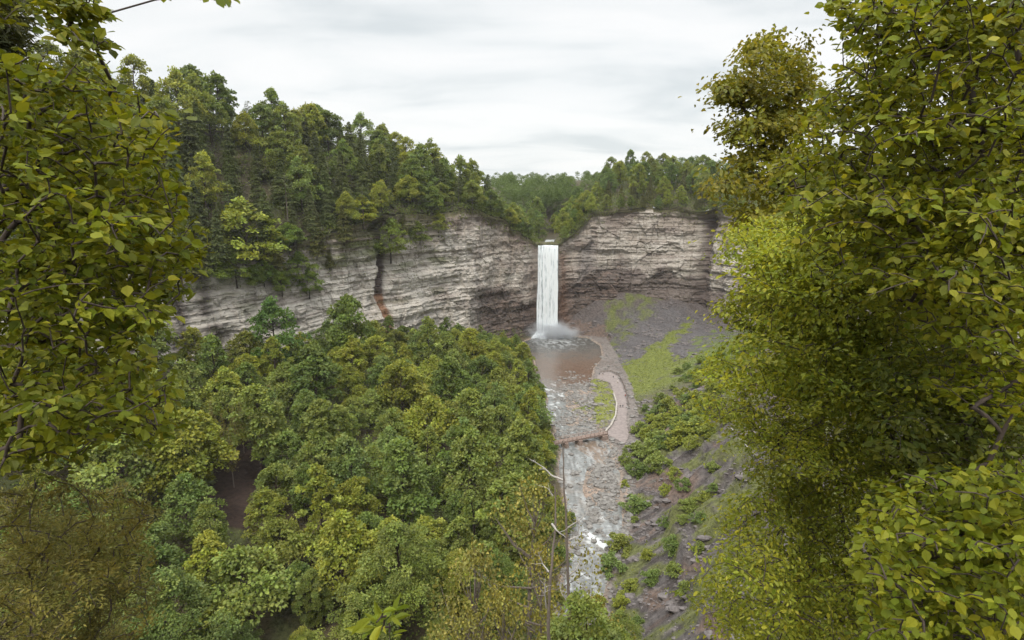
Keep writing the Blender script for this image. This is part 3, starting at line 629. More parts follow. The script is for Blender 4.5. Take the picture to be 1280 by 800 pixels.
BANDS = [(0,85,'right under the overlook'),(85,115,'across from the dead snags'),(115,150,'level with the white riffle'),(150,185,'level with the lower stones'),(185,220,'just below the footbridge'),
         (220,255,'beside the footbridge'),(255,290,'across from the path bend'),(290,325,'across from the upper gravel'),(325,365,'near the plunge pool'),(365,700,'closest to the waterfall')]
nb = 0
for lo, hi, phrase in BANDS:
    row = sorted([t for t in valley if lo <= t[6] < hi], key=lambda t: -t[4])
    for k, (x, y, z, sc, px, py, dist) in enumerate(row):
        tint, word = pick_tint(g)
        pr = BN[g.integers(4)] if dist < 135 else BL[g.integers(8)]
        plant('broadleaf_tree', pr, (x, y, z-.3), (sc, sc, sc*g.uniform(.92, 1.12)), g.uniform(0, 6.28), tint, f'{word} leafy tree {phrase}, {nth(k)} from the left riverbank', 'broadleaf tree', 'leafy trees of the valley wood'); nb += 1
# special trees of the wood
def special(px, py, Y, H, pr, base_H, tint, name, label, cat, wide=1., group=None, lo=.6, hi=1.45):
    """tree whose top shows at px,py, standing on the ground at forward distance Y"""
    best = (0, Y) if H is None else None
    for f in np.linspace(lo, hi, 160) if H is not None else ():
        T = at_y(px, py, Y*f); h_ = T[2]-float(gz(T[0], T[1]))
        if best is None or abs(h_-H) < best[0]: best = (abs(h_-H), Y*f)
    top = at_y(px, py, best[1]); z = float(gz(top[0], top[1])); h = max(3, top[2]-z); s = h/base_H; w = s*wide
    return plant(name, pr, (top[0], top[1], z-.2), (w, w, s), random.uniform(0, 6), tint, label, cat, group)
special(340, 376, 262, None, BL[2], 16, (.5,.72,.7), 'broadleaf_tree', 'round dark green tree standing against the pale cliff foot', 'broadleaf tree', .9)
special(436, 366, 290, None, BL[0], 15, (.85,.95,.95), 'broadleaf_tree', 'tall grey-green tree rising before the cliff left of the dark chute', 'broadleaf tree', .72)
special(336, 478, 190, 20, BARE[0], 20, (1.05,1,1), 'conifer_tree', 'thin brownish conifer standing at the edge of the dark clearing', 'conifer', 1.)
special(312, 500, 188, 18, BARE[0], 20, (.8,.8,.8), 'conifer_tree', 'sparse dull conifer just left of the thin brown one above the clearing', 'conifer', .8)
special(290, 505, 196, 18, BARE[0], 20, (.8,.8,.8), 'conifer_tree', 'half-bare conifer at the back of the dark clearing', 'conifer', .8)
for k, (px, py) in enumerate([(262,498),(276,512),(298,494),(318,505),(328,516),(284,530)]):
    special(px, py, 186, 21, BARE[0], 20, (.7,.65,.62), 'conifer_tree', f'dim bare-stemmed conifer in the dark clearing, {nth(k)} of six thin poles', 'conifer', .6, 'bare conifers in the dark clearing')
special(238, 552, 118, 15, CF[2], 20, (1.15,1.3,1.3), 'conifer_tree', 'soft layered hemlock at the left side of the dark clearing', 'conifer', 1.9)
for k, (px, py, Y, w, lab) in enumerate([(588,676,84,.6,'olive cedar with loose sprays left of the leaning snag'), (634,728,76,.55,'bushy olive cedar at the foot of the leaning snag'), (744,738,84,.5,'small golden cedar right of the straight snag beside the river'),
     (706,768,74,.45,'low golden cedar below the straight snag'), (664,596,112,.62,'slender olive cedar behind the leaning snag'), (676,672,92,.5,'thin yellowish cedar between wood and leaning snag'), (575,760,72,.55,'low brown cedar at the lower edge left of the snags'), (664,512,236,.5,'olive cedar on the left bank above the footbridge'), (728,784,70,.5,'yellow-green cedar at the lower edge right of the straight snag')]):
    special(px, py, Y, None, CD[k % 2], 15, [(1,1,1),(1.1,1.1,1.0),(1.15,1.1,.95)][k % 3], 'cedar_tree', lab, 'cedar', w, 'cedars beside the two dead snags')
# --- trees above the rim
BACK = []
def rim_row(i0, i1, lo, hi, spacing, n, seed, acc):
    g = np.random.default_rng(seed); out = []
    for t in range(n):
        i = int(g.integers(i0, i1)); d = g.uniform(lo, hi); x, y, z = [float(q) for q in upper(i, d)]
        px, py, dd = [float(q) for q in proj(np.array([x, y, z+10]))]
        if px < -30 or px > 935: continue
        if z < 68.5 and abs(x-(FALLX+.12*(y-440))) < 9: continue
        if any((x-a)**2+(y-b)**2 < spacing**2 for a, b in acc): continue
        acc.append((x, y)); out.append((x, y, z, d, px, py, math.hypot(x, y)))
    return out
g = np.random.default_rng(23); nconif = 0; accr = []
ROWS = [(1,8,7.8,'on the cliff edge'),(8,22,8.6,'in the second row up'),(22,40,9.6,'in the third row up'),(40,60,10.8,'in the fourth row up'),(60,88,12.,'along the skyline'),(88,125,11.5,'behind the skyline')]
for lo, hi, spc, phrase in ROWS:
    row = rim_row(iL0, iF0, lo, hi, spc, 900, 31+int(lo), accr)
    if lo > 80: BACK += row; continue
    row.sort(key=lambda t: -t[4]); kc = kb = 0
    for (x, y, z, d, px, py, dist) in row:
        pc = np.interp(px, [0,250,480,560,620,680], [.84,.84,.8,.5,.15,.1]) if d < 50 else np.interp(px, [0,560,680], [.36,.36,.12])
        if g.random() < pc:
            pr = PN[g.integers(2)] if g.random() < .12+.2*(d > 50) else CF[g.integers(4)]
            s = g.uniform(.85, 1.25)*(.75 if d < 9 else .85 if d > 50 else 1)*(1.08 if px < 450 else .95); c = g.uniform(.8, 1.25); tint = (c*.78, c*g.uniform(.86, 1.0), c*g.uniform(.75, 1.05))
            plant('conifer_tree', pr, (x, y, z-.3), (s*1.15, s*1.15, s), g.uniform(0, 6.28), tint, f'{"pale" if c > 1.05 else "dark"} conifer {phrase}, {nth(kc)} to the left of the waterfall', 'conifer', 'conifers above the left cliff'); kc += 1
        else:
            tint, word = pick_tint(g); s = g.uniform(1.2, 1.65)*(1.12 if d > 55 else 1)*(.75 if d < 9 else 1)*(.8 if px > 600 else 1); s2 = s*g.uniform(1.0, 1.25)
            plant('broadleaf_tree', BL[g.integers(6)], (x, y, z-.3), (s, s, s2), g.uniform(0, 6.28), tint, f'{word} leafy tree {phrase}, {nth(kb)} to the left of the waterfall', 'broadleaf tree', 'leafy trees above the left cliff'); kb += 1
for lo, hi, spc, phrase in ROWS:
    row = rim_row(iF1, iR1-110, lo, hi, spc, 700, 61+int(lo), accr)
    if lo > 80: BACK += row; continue
    row.sort(key=lambda t: t[4]); kc = kb = 0
    for (x, y, z, d, px, py, dist) in row:
        if g.random() < .22 and px > 730:
            s = g.uniform(.6, .85); c = g.uniform(.75, 1.1)
            plant('conifer_tree', CF[g.integers(4)], (x, y, z-.3), (s*1.15, s*1.15, s), g.uniform(0, 6.28), (c, c, c), f'{"pale" if c > .95 else "dark"} conifer {phrase}, {nth(kc)} to the right of the waterfall', 'conifer', 'conifers above the right cliff'); kc += 1
        else:
            tint, word = pick_tint(g); s = g.uniform(.85, 1.3)*(.6 if d < 9 else 1); tint = tuple(np.array(tint)*np.array([.88,.95,1.05]))
            plant('broadleaf_tree', BL[g.integers(6)], (x, y, z-.3), (s, s, s*g.uniform(1, 1.25)), g.uniform(0, 6.28), tint, f'{word} leafy tree {phrase}, {nth(kb)} to the right of the waterfall', 'broadleaf tree', 'leafy trees above the right cliff'); kb += 1
# far wood behind the falls and on the plateau to the right: one mass
for t in range(150):
    i_ = int(np.random.default_rng(900+t).integers(iR1-110, min(iR1+330, len(CON)-260))); d_ = float(np.random.default_rng(1900+t).uniform(6, 190)); BACK.append([float(q) for q in upper(i_, d_)])
g = np.random.default_rng(77); FV, FQ, off = [], [], 0
base = [np.empty(len(BL[k][1].vertices)*3, np.float32) for k in range(2)]
bq = []
for k in range(2):
    BL[k][1].vertices.foreach_get('co', base[k]); base[k] = base[k].reshape(-1, 6, 3)[::4]
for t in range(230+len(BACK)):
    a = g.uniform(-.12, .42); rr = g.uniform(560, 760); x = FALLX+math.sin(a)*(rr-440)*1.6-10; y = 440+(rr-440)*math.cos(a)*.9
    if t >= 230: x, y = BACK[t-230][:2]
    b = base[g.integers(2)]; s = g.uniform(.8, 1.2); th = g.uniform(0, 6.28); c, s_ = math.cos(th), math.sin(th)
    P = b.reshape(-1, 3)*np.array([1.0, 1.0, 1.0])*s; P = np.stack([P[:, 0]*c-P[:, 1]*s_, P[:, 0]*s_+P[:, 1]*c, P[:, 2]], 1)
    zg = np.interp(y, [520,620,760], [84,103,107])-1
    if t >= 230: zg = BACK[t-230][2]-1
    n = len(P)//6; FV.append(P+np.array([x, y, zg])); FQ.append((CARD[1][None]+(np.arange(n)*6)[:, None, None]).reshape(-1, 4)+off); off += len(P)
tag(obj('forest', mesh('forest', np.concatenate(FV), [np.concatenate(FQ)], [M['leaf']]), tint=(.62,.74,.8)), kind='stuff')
def resample_(P, st):
    d = np.concatenate([[0], np.cumsum(np.linalg.norm(np.diff(P, axis=0), axis=1))]); t = np.arange(0, d[-1], st); return np.stack([np.interp(t, d, P[:, k]) for k in range(P.shape[1])], 1)
# --- shrubs on the right bank and talus
g = np.random.default_rng(5); SHR = [(806,545,1.5),(822,530,1.3),(842,515,1.6),(858,500,1.4),(836,560,1.8),(815,575,1.6),(800,595,1.3),(850,545,1.5),(866,535,1.4),(880,505,1.2),(795,570,1.1),(830,590,1.5),(872,560,1.0),(890,470,1.1),(905,455,1.2),(850,470,.8),(866,462,.9),(882,455,1.),(895,490,1.2),(830,505,1.),(812,515,.9),(848,532,1.3),(872,520,1.3),(826,555,1.2),(884,540,1.1),(868,478,1.0),(845,488,.9),
       (780,690,1.0),(772,715,1.3),(800,640,1.2),(846,690,1.3),(850,720,1.2),(870,640,1.0),(815,700,.8),(840,618,.9),(896,590,1.0),(790,740,.9),(880,690,.9),(752,762,1.1),(905,520,.9),(925,440,1.2),(800,655,.7),(838,660,.7),(862,655,.7),(820,730,.7),(862,745,.8),(880,655,.9),(884,628,.8),(862,612,.8),(848,598,.7),(894,615,.8),(786,610,.7),(790,580,.8),(795,625,.6),(782,760,.9),(800,785,.9),(945,425,1.1)]
SW = ['above the footbridge path','on the shale slope','beside the river bend']
SHR = [(px+a*g.uniform(5, 13), py+b*g.uniform(3, 9), s*g.uniform(.6, 1.25)) for px, py, s in SHR for a, b in ((-.6, -.3), (.9, .5), (.1, 1))[:3 if py < 560 else 1]]
for k, (px, py, s) in enumerate(sorted(SHR, key=lambda t: t[1])):
    P = hit(px, py); tint, word = pick_tint(g); where = 'on the talus right of the path' if py < 500 else 'on the bank right of the footbridge' if py < 600 else 'on the shale slope downstream of the footbridge'
    kk = sum(1 for q in SHR if (q[1] < 500) == (py < 500) and (500 <= q[1] < 600) == (500 <= py < 600) and q[1] < py)
    o = obj('shrub', SH[g.integers(3)], loc=(P[0], P[1], P[2]-.2), tint=tuple(np.array(tint)*1.1)); o.scale = (s*1.05, s*1.05, s); o.rotation_euler = (0, 0, g.uniform(0, 6.28))
    tag(o, f'{word} shrub {where}, {nth(kk)} down from the cliff', 'shrub', 'shrubs on the right bank')
g = np.random.default_rng(15); LB = resample_(np.array(zpts([(655,432)]+EDGE_L[1:]+[(640,800)])), 4.5)
for k, (x, y) in enumerate(LB[:60]):
    if g.random() < .4: continue
    x += -g.uniform(-.6, 8); y += g.uniform(-1.5, 1.5); tint, word = pick_tint(g); s = g.uniform(.7, 1.5)
    o = obj('shrub', SH[g.integers(3)], loc=(x, y, float(gz(x, y))-.3), tint=tint); o.scale = (s, s, s*g.uniform(.9, 1.4)); o.rotation_euler = (0, 0, g.uniform(0, 6.28))
    tag(o, f'{word} bush along the left riverbank, {nth(k)} downstream of the waterfall', 'shrub', 'bushes along the left riverbank')
CP = CLIFF['cliff'][:, :190].reshape(-1, 3); cpx, cpy, cpd = proj(CP)
CT = [(308,332,244,'b',(1.3,1.25,.9),'light green leafy tree at the top of the pale left cliff'),(284,334,268,'c',(1,1,1),'narrow conifer on the cliff edge left of the light green tree'),(346,338,280,'c',(1.2,1.15,1.1),'pale conifer leaning over the cliff edge right of the light green tree'),
      (396,318,256,'c',(.95,.95,.9),'dark hemlock on a ledge above the pale cliff'),(374,352,312,'b',(.9,1,.9),'bushy green tree rooted in the mossy cliff corner'),(430,300,250,'c',(1,1,.95),'conifer on the brown ledge left of the dark chute'),(488,318,270,'b',(1.0,1.05,.9),'round bushy tree overhanging the head of the dark chute'),
      (520,302,268,'b',(.8,.85,.8),'dull bushy tree on the ledge right of the dark chute'),(452,268,232,'b',(1.5,1.35,.8),'yellow-green tree on the ledge above the dark chute'),(330,352,318,'b',(.8,.95,.85),'small dark bush hanging below the light green tree'),(252,334,262,'c',(.85,.85,.85),'dark conifer on the cliff edge beside the left foreground leaves'),(360,300,262,'b',(.9,1.05,1),'green tree between two conifers over the mossy corner'),(296,350,306,'b',(.9,1,.9),'low green tree on the ledge under the light green tree'),(318,358,324,'b',(.8,.9,.8),'dark bush hanging low over the pale rock'),(352,362,326,'b',(1.0,1.1,.9),'leafy bush halfway down the mossy cliff corner'),(386,366,334,'b',(.85,1,.85),'small green bush at the right side of the mossy corner'),(412,332,298,'c',(.95,.95,.9),'small conifer at the brown ledge foot'),(236,342,280,'c',(.9,.9,.85),'drooping conifer at the cliff edge by the big leaves'),(268,346,302,'b',(.95,1,.8),'green bush left of the low ledge tree'),(503,292,256,'c',(.85,.85,.85),'dark conifer above the chute on its right'),(470,284,246,'c',(.9,.9,.85),'dark conifer above the chute on its left'),(548,290,262,'b',(1.1,1.05,.8),'olive tree on the brown cliff top')]
for px, pb, pt, kd, tint, lab in CT:
    k = int(np.argmin((cpx-px)**2+(cpy-pb)**2)); P = CP[k]; H = (pb-pt)/F*cpd[k]*1.03
    if kd == 'b': s = H/16; plant('broadleaf_tree', BL[(px*7) % 6], (P[0], P[1], P[2]-.14*H), (s*1.15, s*1.15, s), px, tint, lab, 'broadleaf tree', 'trees clinging to the left cliff')
    else: s = H/22; plant('conifer_tree', CF[px % 4], (P[0], P[1], P[2]-.06*H), (s*1.2, s*1.2, s), px, tint, lab, 'conifer', 'trees clinging to the left cliff')
# --- low growth on ledges, talus and banks (uncountable)
def tufts(n, seed, sampler, size):
    g = np.random.default_rng(seed); P = sampler(g, n); n = len(P); u = g.normal(size=(n, 3)); u[:, 2] = np.abs(u[:, 2])+.4; L = size*g.uniform(.5, 1.4, n)
    return cards(P, u, g.normal(size=(n, 3))+np.array([0, 0, 1.]), L, L*.6, CARD)
def green_ground(g, n):
    i = g.integers(0, XX.size, n*4); T = tone.reshape(-1, 3)[i]; k = (T[:, 1] > T[:, 0]*.96) & (T[:, 1] > T[:, 2]*2) & keep.ravel()[i] & (XX.ravel()[i] > 20); i = i[k][:n]
    x = XX.ravel()[i]+g.uniform(-.75, .75, len(i)); y = YY.ravel()[i]+g.uniform(-.75, .75, len(i)); return np.stack([x, y, gz(x, y)-.05], 1)
V, Q = tufts(42000, 301, green_ground, .6)
tag(obj('undergrowth', mesh('undergrowth', V, [Q], [M['leaf_fine']]), tint=(.9,.9,1.1)), kind='stuff')
def ledge(g, n):
    P = CLIFF['cliff']; ns, nz = P.shape[:2]; out = []
    pxs = CPX[iL0:iR1+1]
    for t in range(n):
        i = int(g.integers(0, ns)); lf = pxs[i] < 575
        j = int(nz*np.clip(1-abs(g.normal())*(.16 if lf else .07), .05, .99)); 
        nv = vn(np.array(i/30.), np.array(j/9.), 0, 405)
        if nv < (-.15 if lf else .0): continue
        c = P[i, j]; m = int(g.integers(5, 14)); out.append(c+g.normal(size=(m, 3))*np.array([.9, .9, .6]))
    return np.concatenate(out)
def understory(g, n):
    x = g.uniform(-220, 40, n); y = g.uniform(25, 430, n); gp = proj(np.stack([x, y, gz(x, y)], 1)); k = inpoly(x, y, CON[::6]) & (dist_poly(x, y, FP) > 1.5) & ~inpoly(x, y, FP) & ~inpoly(gp[0], gp[1], GAP) & (vn(x/9, y/9, 0, 411) > -.3) & (x < np.interp(y, [0,130,260,440], [14,20,28,30]))
    x, y = x[k], y[k]; c = len(x); m = 9; P = np.repeat(np.stack([x, y, gz(x, y)+g.uniform(.2, 1, c)*(2.5+4.5*(vn(x/14, y/14, 0, 413) > 0))], 1), m, 0); return P+g.normal(size=P.shape)*np.array([1.1, 1.1, .7])
def slope_cover(g, n):
    i = g.integers(iL0, iR1-110, n); d = 1+85*g.random(n)**1.3; x, y, z = upper(i, d); k = (np.abs(x-(FALLX+.12*(y-440))) > 6) | (z > 72); x, y, z = x[k], y[k], z[k]
    P = np.repeat(np.stack([x, y, z+g.uniform(-.3, 2.6, len(x))], 1), 9, 0); return P+g.normal(size=P.shape)*np.array([1.1, 1.1, .7])
V, Q = tufts(12000, 309, slope_cover, .8)
tag(obj('rim_undergrowth', mesh('rim_undergrowth', V, [Q], [M['leaf']]), tint=(.72,.75,.75)), kind='stuff')
V, Q = tufts(15000, 307, understory, .75)
tag(obj('understory', mesh('understory', V, [Q], [M['leaf']]), tint=(.9,.95,.9)), kind='stuff')
V, Q = tufts(2600, 303, ledge, .75)
tag(obj('ledge_vegetation', mesh('ledge_vegetation', V, [Q], [M['leaf']]), tint=(.85,.85,.9)), kind='stuff')
# ------------------------------------------------------------------ river stones and boulders
ico = bmesh.new(); bmesh.ops.create_icosphere(ico, subdivisions=1, radius=1); ico.verts.ensure_lookup_table()
IV = np.array([v.co[:] for v in ico.verts]); IF = np.array([[v.index for v in f.verts] for f in ico.faces]); ico.free()
ico = bmesh.new(); bmesh.ops.create_icosphere(ico, subdivisions=3, radius=1); ico.verts.ensure_lookup_table()
IV3 = np.array([v.co[:] for v in ico.verts]); IF3 = np.array([[v.index for v in f.verts] for f in ico.faces]); ico.free()
g = np.random.default_rng(9); SV, SF, off = [], [], 0
lo_, hi_ = np.array(WP).min(0), np.array(FP).max(0); cntS = 0
while cntS < 4600:
    px = g.uniform(668, 800); py = g.uniform(430, 790); w = at_z(px, py, 0)
    if g.random() > (py-400)/420*.3+.7*(py < 700): continue
    if not inpoly(w[0], w[1], FP) or inpoly(w[0], w[1], PATHP): continue
    inw = inpoly(w[0], w[1], WP); r_ = g.random()
    if inw:
        pr_ = .05
        if 455 < py < 548: pr_ = (.9*sst(684, 715, px)+.12)*sst(462, 492, py+12*float(vn(np.array(w[0]/5), np.array(w[1]/5), 0, 16)))
        if 580 < py < 655: pr_ = .06+.75*sst(732, 744, px)*sst(776, 766, px)
        if 548 <= py <= 580: pr_ = .06+.5*sst(752, 765, px)
        if py <= 455: pr_ = .0
        if py > 650: pr_ = .12+.3*(px > 765)+.5*(px < 706)
        pr_ *= .35+.65*(vn(np.array(w[0]/4), np.array(w[1]/7), 0, 15) > -.25)
    else: pr_ = .13
    if r_ > pr_: continue
    s = min(1.5, .3*(g.pareto(2.1)+1)); zz = max(float(gz(w[0], w[1])), -.12)
    V = IV*(1+g.normal(size=(len(IV), 1))*.14)*s*np.array([1, g.uniform(.6, 1.1), g.uniform(.4, .7)]); th = g.uniform(0, 6.28); c, s_ = math.cos(th), math.sin(th)
    V = np.stack([V[:, 0]*c-V[:, 1]*s_, V[:, 0]*s_+V[:, 1]*c, V[:, 2]], 1)+np.array([w[0], w[1], zz+.1*s]); SV.append(V); SF.append(IF+off); off += len(IV); cntS += 1
tag(obj('stones', mesh('stones', np.concatenate(SV), [np.concatenate(SF)], [M['rock']])), kind='stuff')
SV, SF, off = [], [], 0; g = np.random.default_rng(19)
for t in range(60000):
    if len(SV) >= 5200: break
    x = g.uniform(15, 150); y = g.uniform(90, 455); i = int((x-GX0)/GS); j = int((y-GY0)/GS)
    if not insd[i, j] or inFm[i, j] or rightside[i, j] < .5 or tone[i, j, 1] > tone[i, j, 0]*.97 or vn(np.array(x/7), np.array(y/7), 0, 23) < -.15: continue
    s = min(1.6, .26*(g.pareto(2.2)+1)); V = IV*(1+g.normal(size=(len(IV), 1))*.2)*s*np.array([1.3, .8, .45]); SV.append(V+np.array([x, y, float(gz(x, y))+.05*s])); SF.append(IF+off); off += len(IV)
tag(obj('scree', mesh('scree', np.concatenate(SV), [np.concatenate(SF)], [M['shale']])), kind='stuff')
BO = [(752,556,1.3,'pale boulder against the right abutment of the footbridge'),(766,566,1.2,'grey boulder on the bank just below the footbridge'),(776,574,1.0,'grey boulder by the path end below the footbridge'),(784,600,1.4,'flat grey boulder at the right edge of the lower pool'),(788,628,1.6,'layered boulder on the right river edge beside the stone bar'),
      (786,648,1.5,'dark boulder at the right river edge above the riffle'),(778,668,1.2,'dark boulder where the riffle meets the right bank'),(752,612,1.1,'dark rock in the middle of the lower stone bar'),(742,592,.9,'pale rock at the head of the lower stone bar'),(762,634,1.0,'pale slab at the foot of the lower stone bar'),
      (790,523,1.2,'pale boulder on the outer side of the path bend'),(797,505,1.1,'grey boulder at the grass foot beside the path'),(745,455,1.0,'brown rock on the pool shore'),(752,446,1.2,'brown rock high on the pool shore'),(738,424,1.1,'dark rock right of the plunge basin'),
      (694,498,.9,'pale rock in the white riffle above the footbridge'),(712,536,1.0,'brown rock just above the footbridge'),(730,530,1.0,'grey rock on the gravel above the footbridge'),(708,748,1.0,'grey rock at the left river edge below the snags'),(790,556,1.3,'shale block beside the lower path end')]
for px, py, s, lab in BO:
    P = at_z(px, py, .4); z = max(float(gz(P[0], P[1])), -.1); n_ = vn(IV3[:, 0]*1.6+px, IV3[:, 1]*1.6+py, IV3[:, 2]*1.6, 3)
    V = IV3*(1+.28*n_[:, None])*s*np.array([1.15, .9, .7]); V[:, 2] = np.round(V[:, 2]/.25)*.12+V[:, 2]*.5
    tag(obj('boulder', mesh('boulder', V, [IF3], [M['rock']]), loc=(P[0], P[1], z+.25*s)), lab, 'boulder', 'boulders along the river')
# ------------------------------------------------------------------ footbridge
def boxes(L):
    V, Q = [], []
    for (c, s, rz) in L:
        ca_, sa_ = math.cos(rz), math.sin(rz); o = len(V)
        for a in (-1, 1):
            for b in (-1, 1):
                for d in (-1, 1):
                    x, y = a*s[0]/2, b*s[1]/2; V.append((c[0]+x*ca_-y*sa_, c[1]+x*sa_+y*ca_, c[2]+d*s[2]/2))
        for f in ((0,1,3,2),(4,6,7,5),(0,4,5,1),(2,3,7,6),(0,2,6,4),(1,5,7,3)): Q.append([o+k for k in f])
    return np.array(V), np.array(Q)
A = at_z(690, 554, 2.6); B = at_z(758, 541, 2.6); mid = (A+B)/2; Lb = float(np.hypot(*(B-A)[:2])); ang = math.atan2(B[1]-A[1], B[0]-A[0])
br = thing('footbridge', (mid[0], mid[1], 0), 'long timber footbridge on stone piers crossing the stony river', 'bridge', None, ang)
V, Q = boxes([((0, s, 2.45), (Lb, .35, .6), 0) for s in (-1.1, 1.1)]+[((-Lb/2+(k+.5)*Lb/60, 0, 2.83), (Lb/60-.04, 2.7, .14), 0) for k in range(60)]); obj('deck', mesh('deck', V, [Q], [M['timber']]), br)
for s in (-1.25, 1.25):
    V, Q = boxes([((-Lb/2+.2+k*(Lb-.4)/12, s, 3.45), (.16, .16, 1.15), 0) for k in range(13)]+[((0, s, 4.08), (Lb, .2, .12), 0), ((0, s+.001, 3.5), (Lb, .08, .12), 0)]); obj('railing', mesh('railing', V, [Q], [M['timber']]), br)
for fx, wd in ((-.27, 1.5), (-.02, 1.8), (.44, 2.6)):
    nV, nQ = boxes([((fx*Lb, -.2, z_), (wd*(1.15-.06*k), 4.2-.2*k, .74), 0) for k, z_ in enumerate((-.75, .02, .78, 1.55))]+[((fx*Lb, -.2, 2.02), (wd, 3.4, .22), 0)]); obj('pier', mesh('pier', nV, [nQ], [M['pier']]), br)
# low stone wall and timber fence along the path
def polyl(L, z): return np.array([at_z(a, b, z) for a, b in L])
def resample(P, st):
    d = np.concatenate([[0], np.cumsum(np.linalg.norm(np.diff(P, axis=0), axis=1))]); t = np.arange(0, d[-1], st); return np.stack([np.interp(t, d, P[:, k]) for k in range(3)], 1)
W_ = resample(polyl([(757,540),(764,532),(769.5,520),(771,505),(767,492)], 1.2), 1.0); g = np.random.default_rng(3); L_ = []
for a, b in zip(W_[:-1], W_[1:]):
    m = (a+b)/2; L_.append(((m[0], m[1], 1.35+g.uniform(-.05, .1)), (.97, .75+g.uniform(-.1, .1), 1.0+g.uniform(-.1, .2)), math.atan2(b[1]-a[1], b[0]-a[0])+g.normal()*.05))
V, Q = boxes(L_); tag(obj('stone_wall', mesh('stone_wall', V, [Q], [M['wall']])), 'low pale stone wall curving along the river side of the path', 'wall')
W_ = resample(polyl([(751,465.5),(764,464.5),(773,469),(779,480),(784,495),(786,512)], 1.1), 2.0); fn = thing('rail_fence', tuple(W_[0]*[1, 1, 0]+[0, 0, 1]), 'dark timber rail fence along the hillside edge of the path', 'fence')
o_ = np.array(fn.location); rl = []
for a, b in zip(W_[:-1], W_[1:]):
    m = (a+b)/2-o_; ln = float(np.linalg.norm(b-a)); an = math.atan2(b[1]-a[1], b[0]-a[0])
    for h_ in (.55, 1.0): rl.append(((m[0], m[1], h_), (ln, .07, .13), an))
V, Q = boxes(rl); obj('rail', mesh('rail', V, [Q], [M['darkwood']]), fn)
for p_ in W_:
    V, Q = boxes([((0, 0, .55), (.16, .16, 1.3), 0)]); obj('post', mesh('post', V, [Q], [M['darkwood']]), fn, loc=tuple(np.array([p_[0], p_[1], 1.])-o_))
# ------------------------------------------------------------------ people on the path (tiny in the photo)
def flat(name, c, rough=.8):
    m, nt, out = newmat(name); p = N(nt, 'ShaderNodeBsdfPrincipled'); p.inputs['Base Color'].default_value = (*c, 1); p.inputs['Roughness'].default_value = rough
    n = N(nt, 'ShaderNodeTexNoise'); n.inputs['Scale'].default_value = 20; b = N(nt, 'ShaderNodeBump'); b.inputs['Strength'].default_value = .2; b.inputs['Distance'].default_value = .01; nt.links.new(n.outputs[0], b.inputs['Height']); nt.links.new(b.outputs[0], p.inputs['Normal'])
    nt.links.new(p.outputs[0], out.inputs[0]); return m
SKIN = flat('skin', (.45,.3,.22)); HAIR = flat('hair', (.04,.028,.02))
def person_mesh(stride, top, legs):
    vs = [(0,0,.95),(0,0,1.15),(0,0,1.38),(0,0,1.5),(0,.02,1.6),(0,.02,1.72)]; rd = [.15,.14,.17,.06,.095,.085]; ed = [(0,1),(1,2),(2,3),(3,4),(4,5)]
    for s in (-1, 1):
        b = len(vs); st = stride*s
        vs += [(s*.1,0,.88),(s*.11,st*.22+.03,.48),(s*.11,st*.4-.04,.08),(s*.12,st*.4+.12,.04)]; rd += [.1,.07,.05,.045]; ed += [(0,b),(b,b+1),(b+1,b+2),(b+2,b+3)]
        b = len(vs); vs += [(s*.2,0,1.4),(s*.25,-st*.12,1.12),(s*.24,-st*.25+.08,.88),(s*.24,-st*.28+.12,.8)]; rd += [.065,.05,.038,.04]; ed += [(2,b),(b,b+1),(b+1,b+2),(b+2,b+3)]
    me = bpy.data.meshes.new('person'); me.from_pydata(vs, ed, []); o = bpy.data.objects.new('tmp', me); COL.objects.link(o)
    sk = o.modifiers.new('s', 'SKIN'); 
    for k, r in enumerate(rd): me.skin_vertices[0].data[k].radius = (r, r)
    me.skin_vertices[0].data[0].use_root = True
    o.modifiers.new('d', 'SUBSURF').levels = 1
    dg = bpy.context.evaluated_depsgraph_get(); m2 = bpy.data.meshes.new_from_object(o.evaluated_get(dg)); bpy.data.objects.remove(o)
    for m in (top, legs, SKIN, HAIR): m2.materials.append(m)
    for f in m2.polygons:
        c = f.center; f.use_smooth = True
        f.material_index = 3 if (c.z > 1.68 or (c.z > 1.56 and c.y < 0)) else 2 if (c.z > 1.5 or (abs(c.x) > .2 and c.z < .86)) else 0 if c.z > .95 else 1
    return m2
blk = flat('black_cloth', (.02,.02,.024)); navy = flat('navy_cloth', (.03,.04,.08)); wht = flat('white_cloth', (.75,.74,.72)); red = flat('red_cloth', (.35,.05,.04)); den = flat('denim', (.07,.09,.15)); khk = flat('khaki', (.25,.2,.13))
PE = [(775.2,508,.9,blk,blk,'person in dark clothes walking, left one of the pair on the path'),(778.4,508,-.9,navy,blk,'person in dark blue walking, right one of the pair on the path'),(766.5,471.5,.2,blk,den,'person in dark top standing on the path near its upper end'),
      (772,477.5,.3,wht,khk,'person in white top on the upper path'),(749,467.5,.1,navy,blk,'person in dark top at the pool end of the path'),(753.5,468,.2,blk,khk,'person in black top beside another at the pool end of the path'),(781.5,495,.5,red,blk,'person in red top by the fence on the path bend')]
for k, (px, py, st, a, b, lab) in enumerate(PE):
    P = at_z(px, py+1.5, 1.12); o = obj('person', person_mesh(st, a, b), loc=(P[0], P[1], 1.1)); o.rotation_euler = (0, 0, random.uniform(-.4, .4)+(math.pi if k % 2 else 0)); tag(o, lab, 'person', 'visitors on the riverside path')
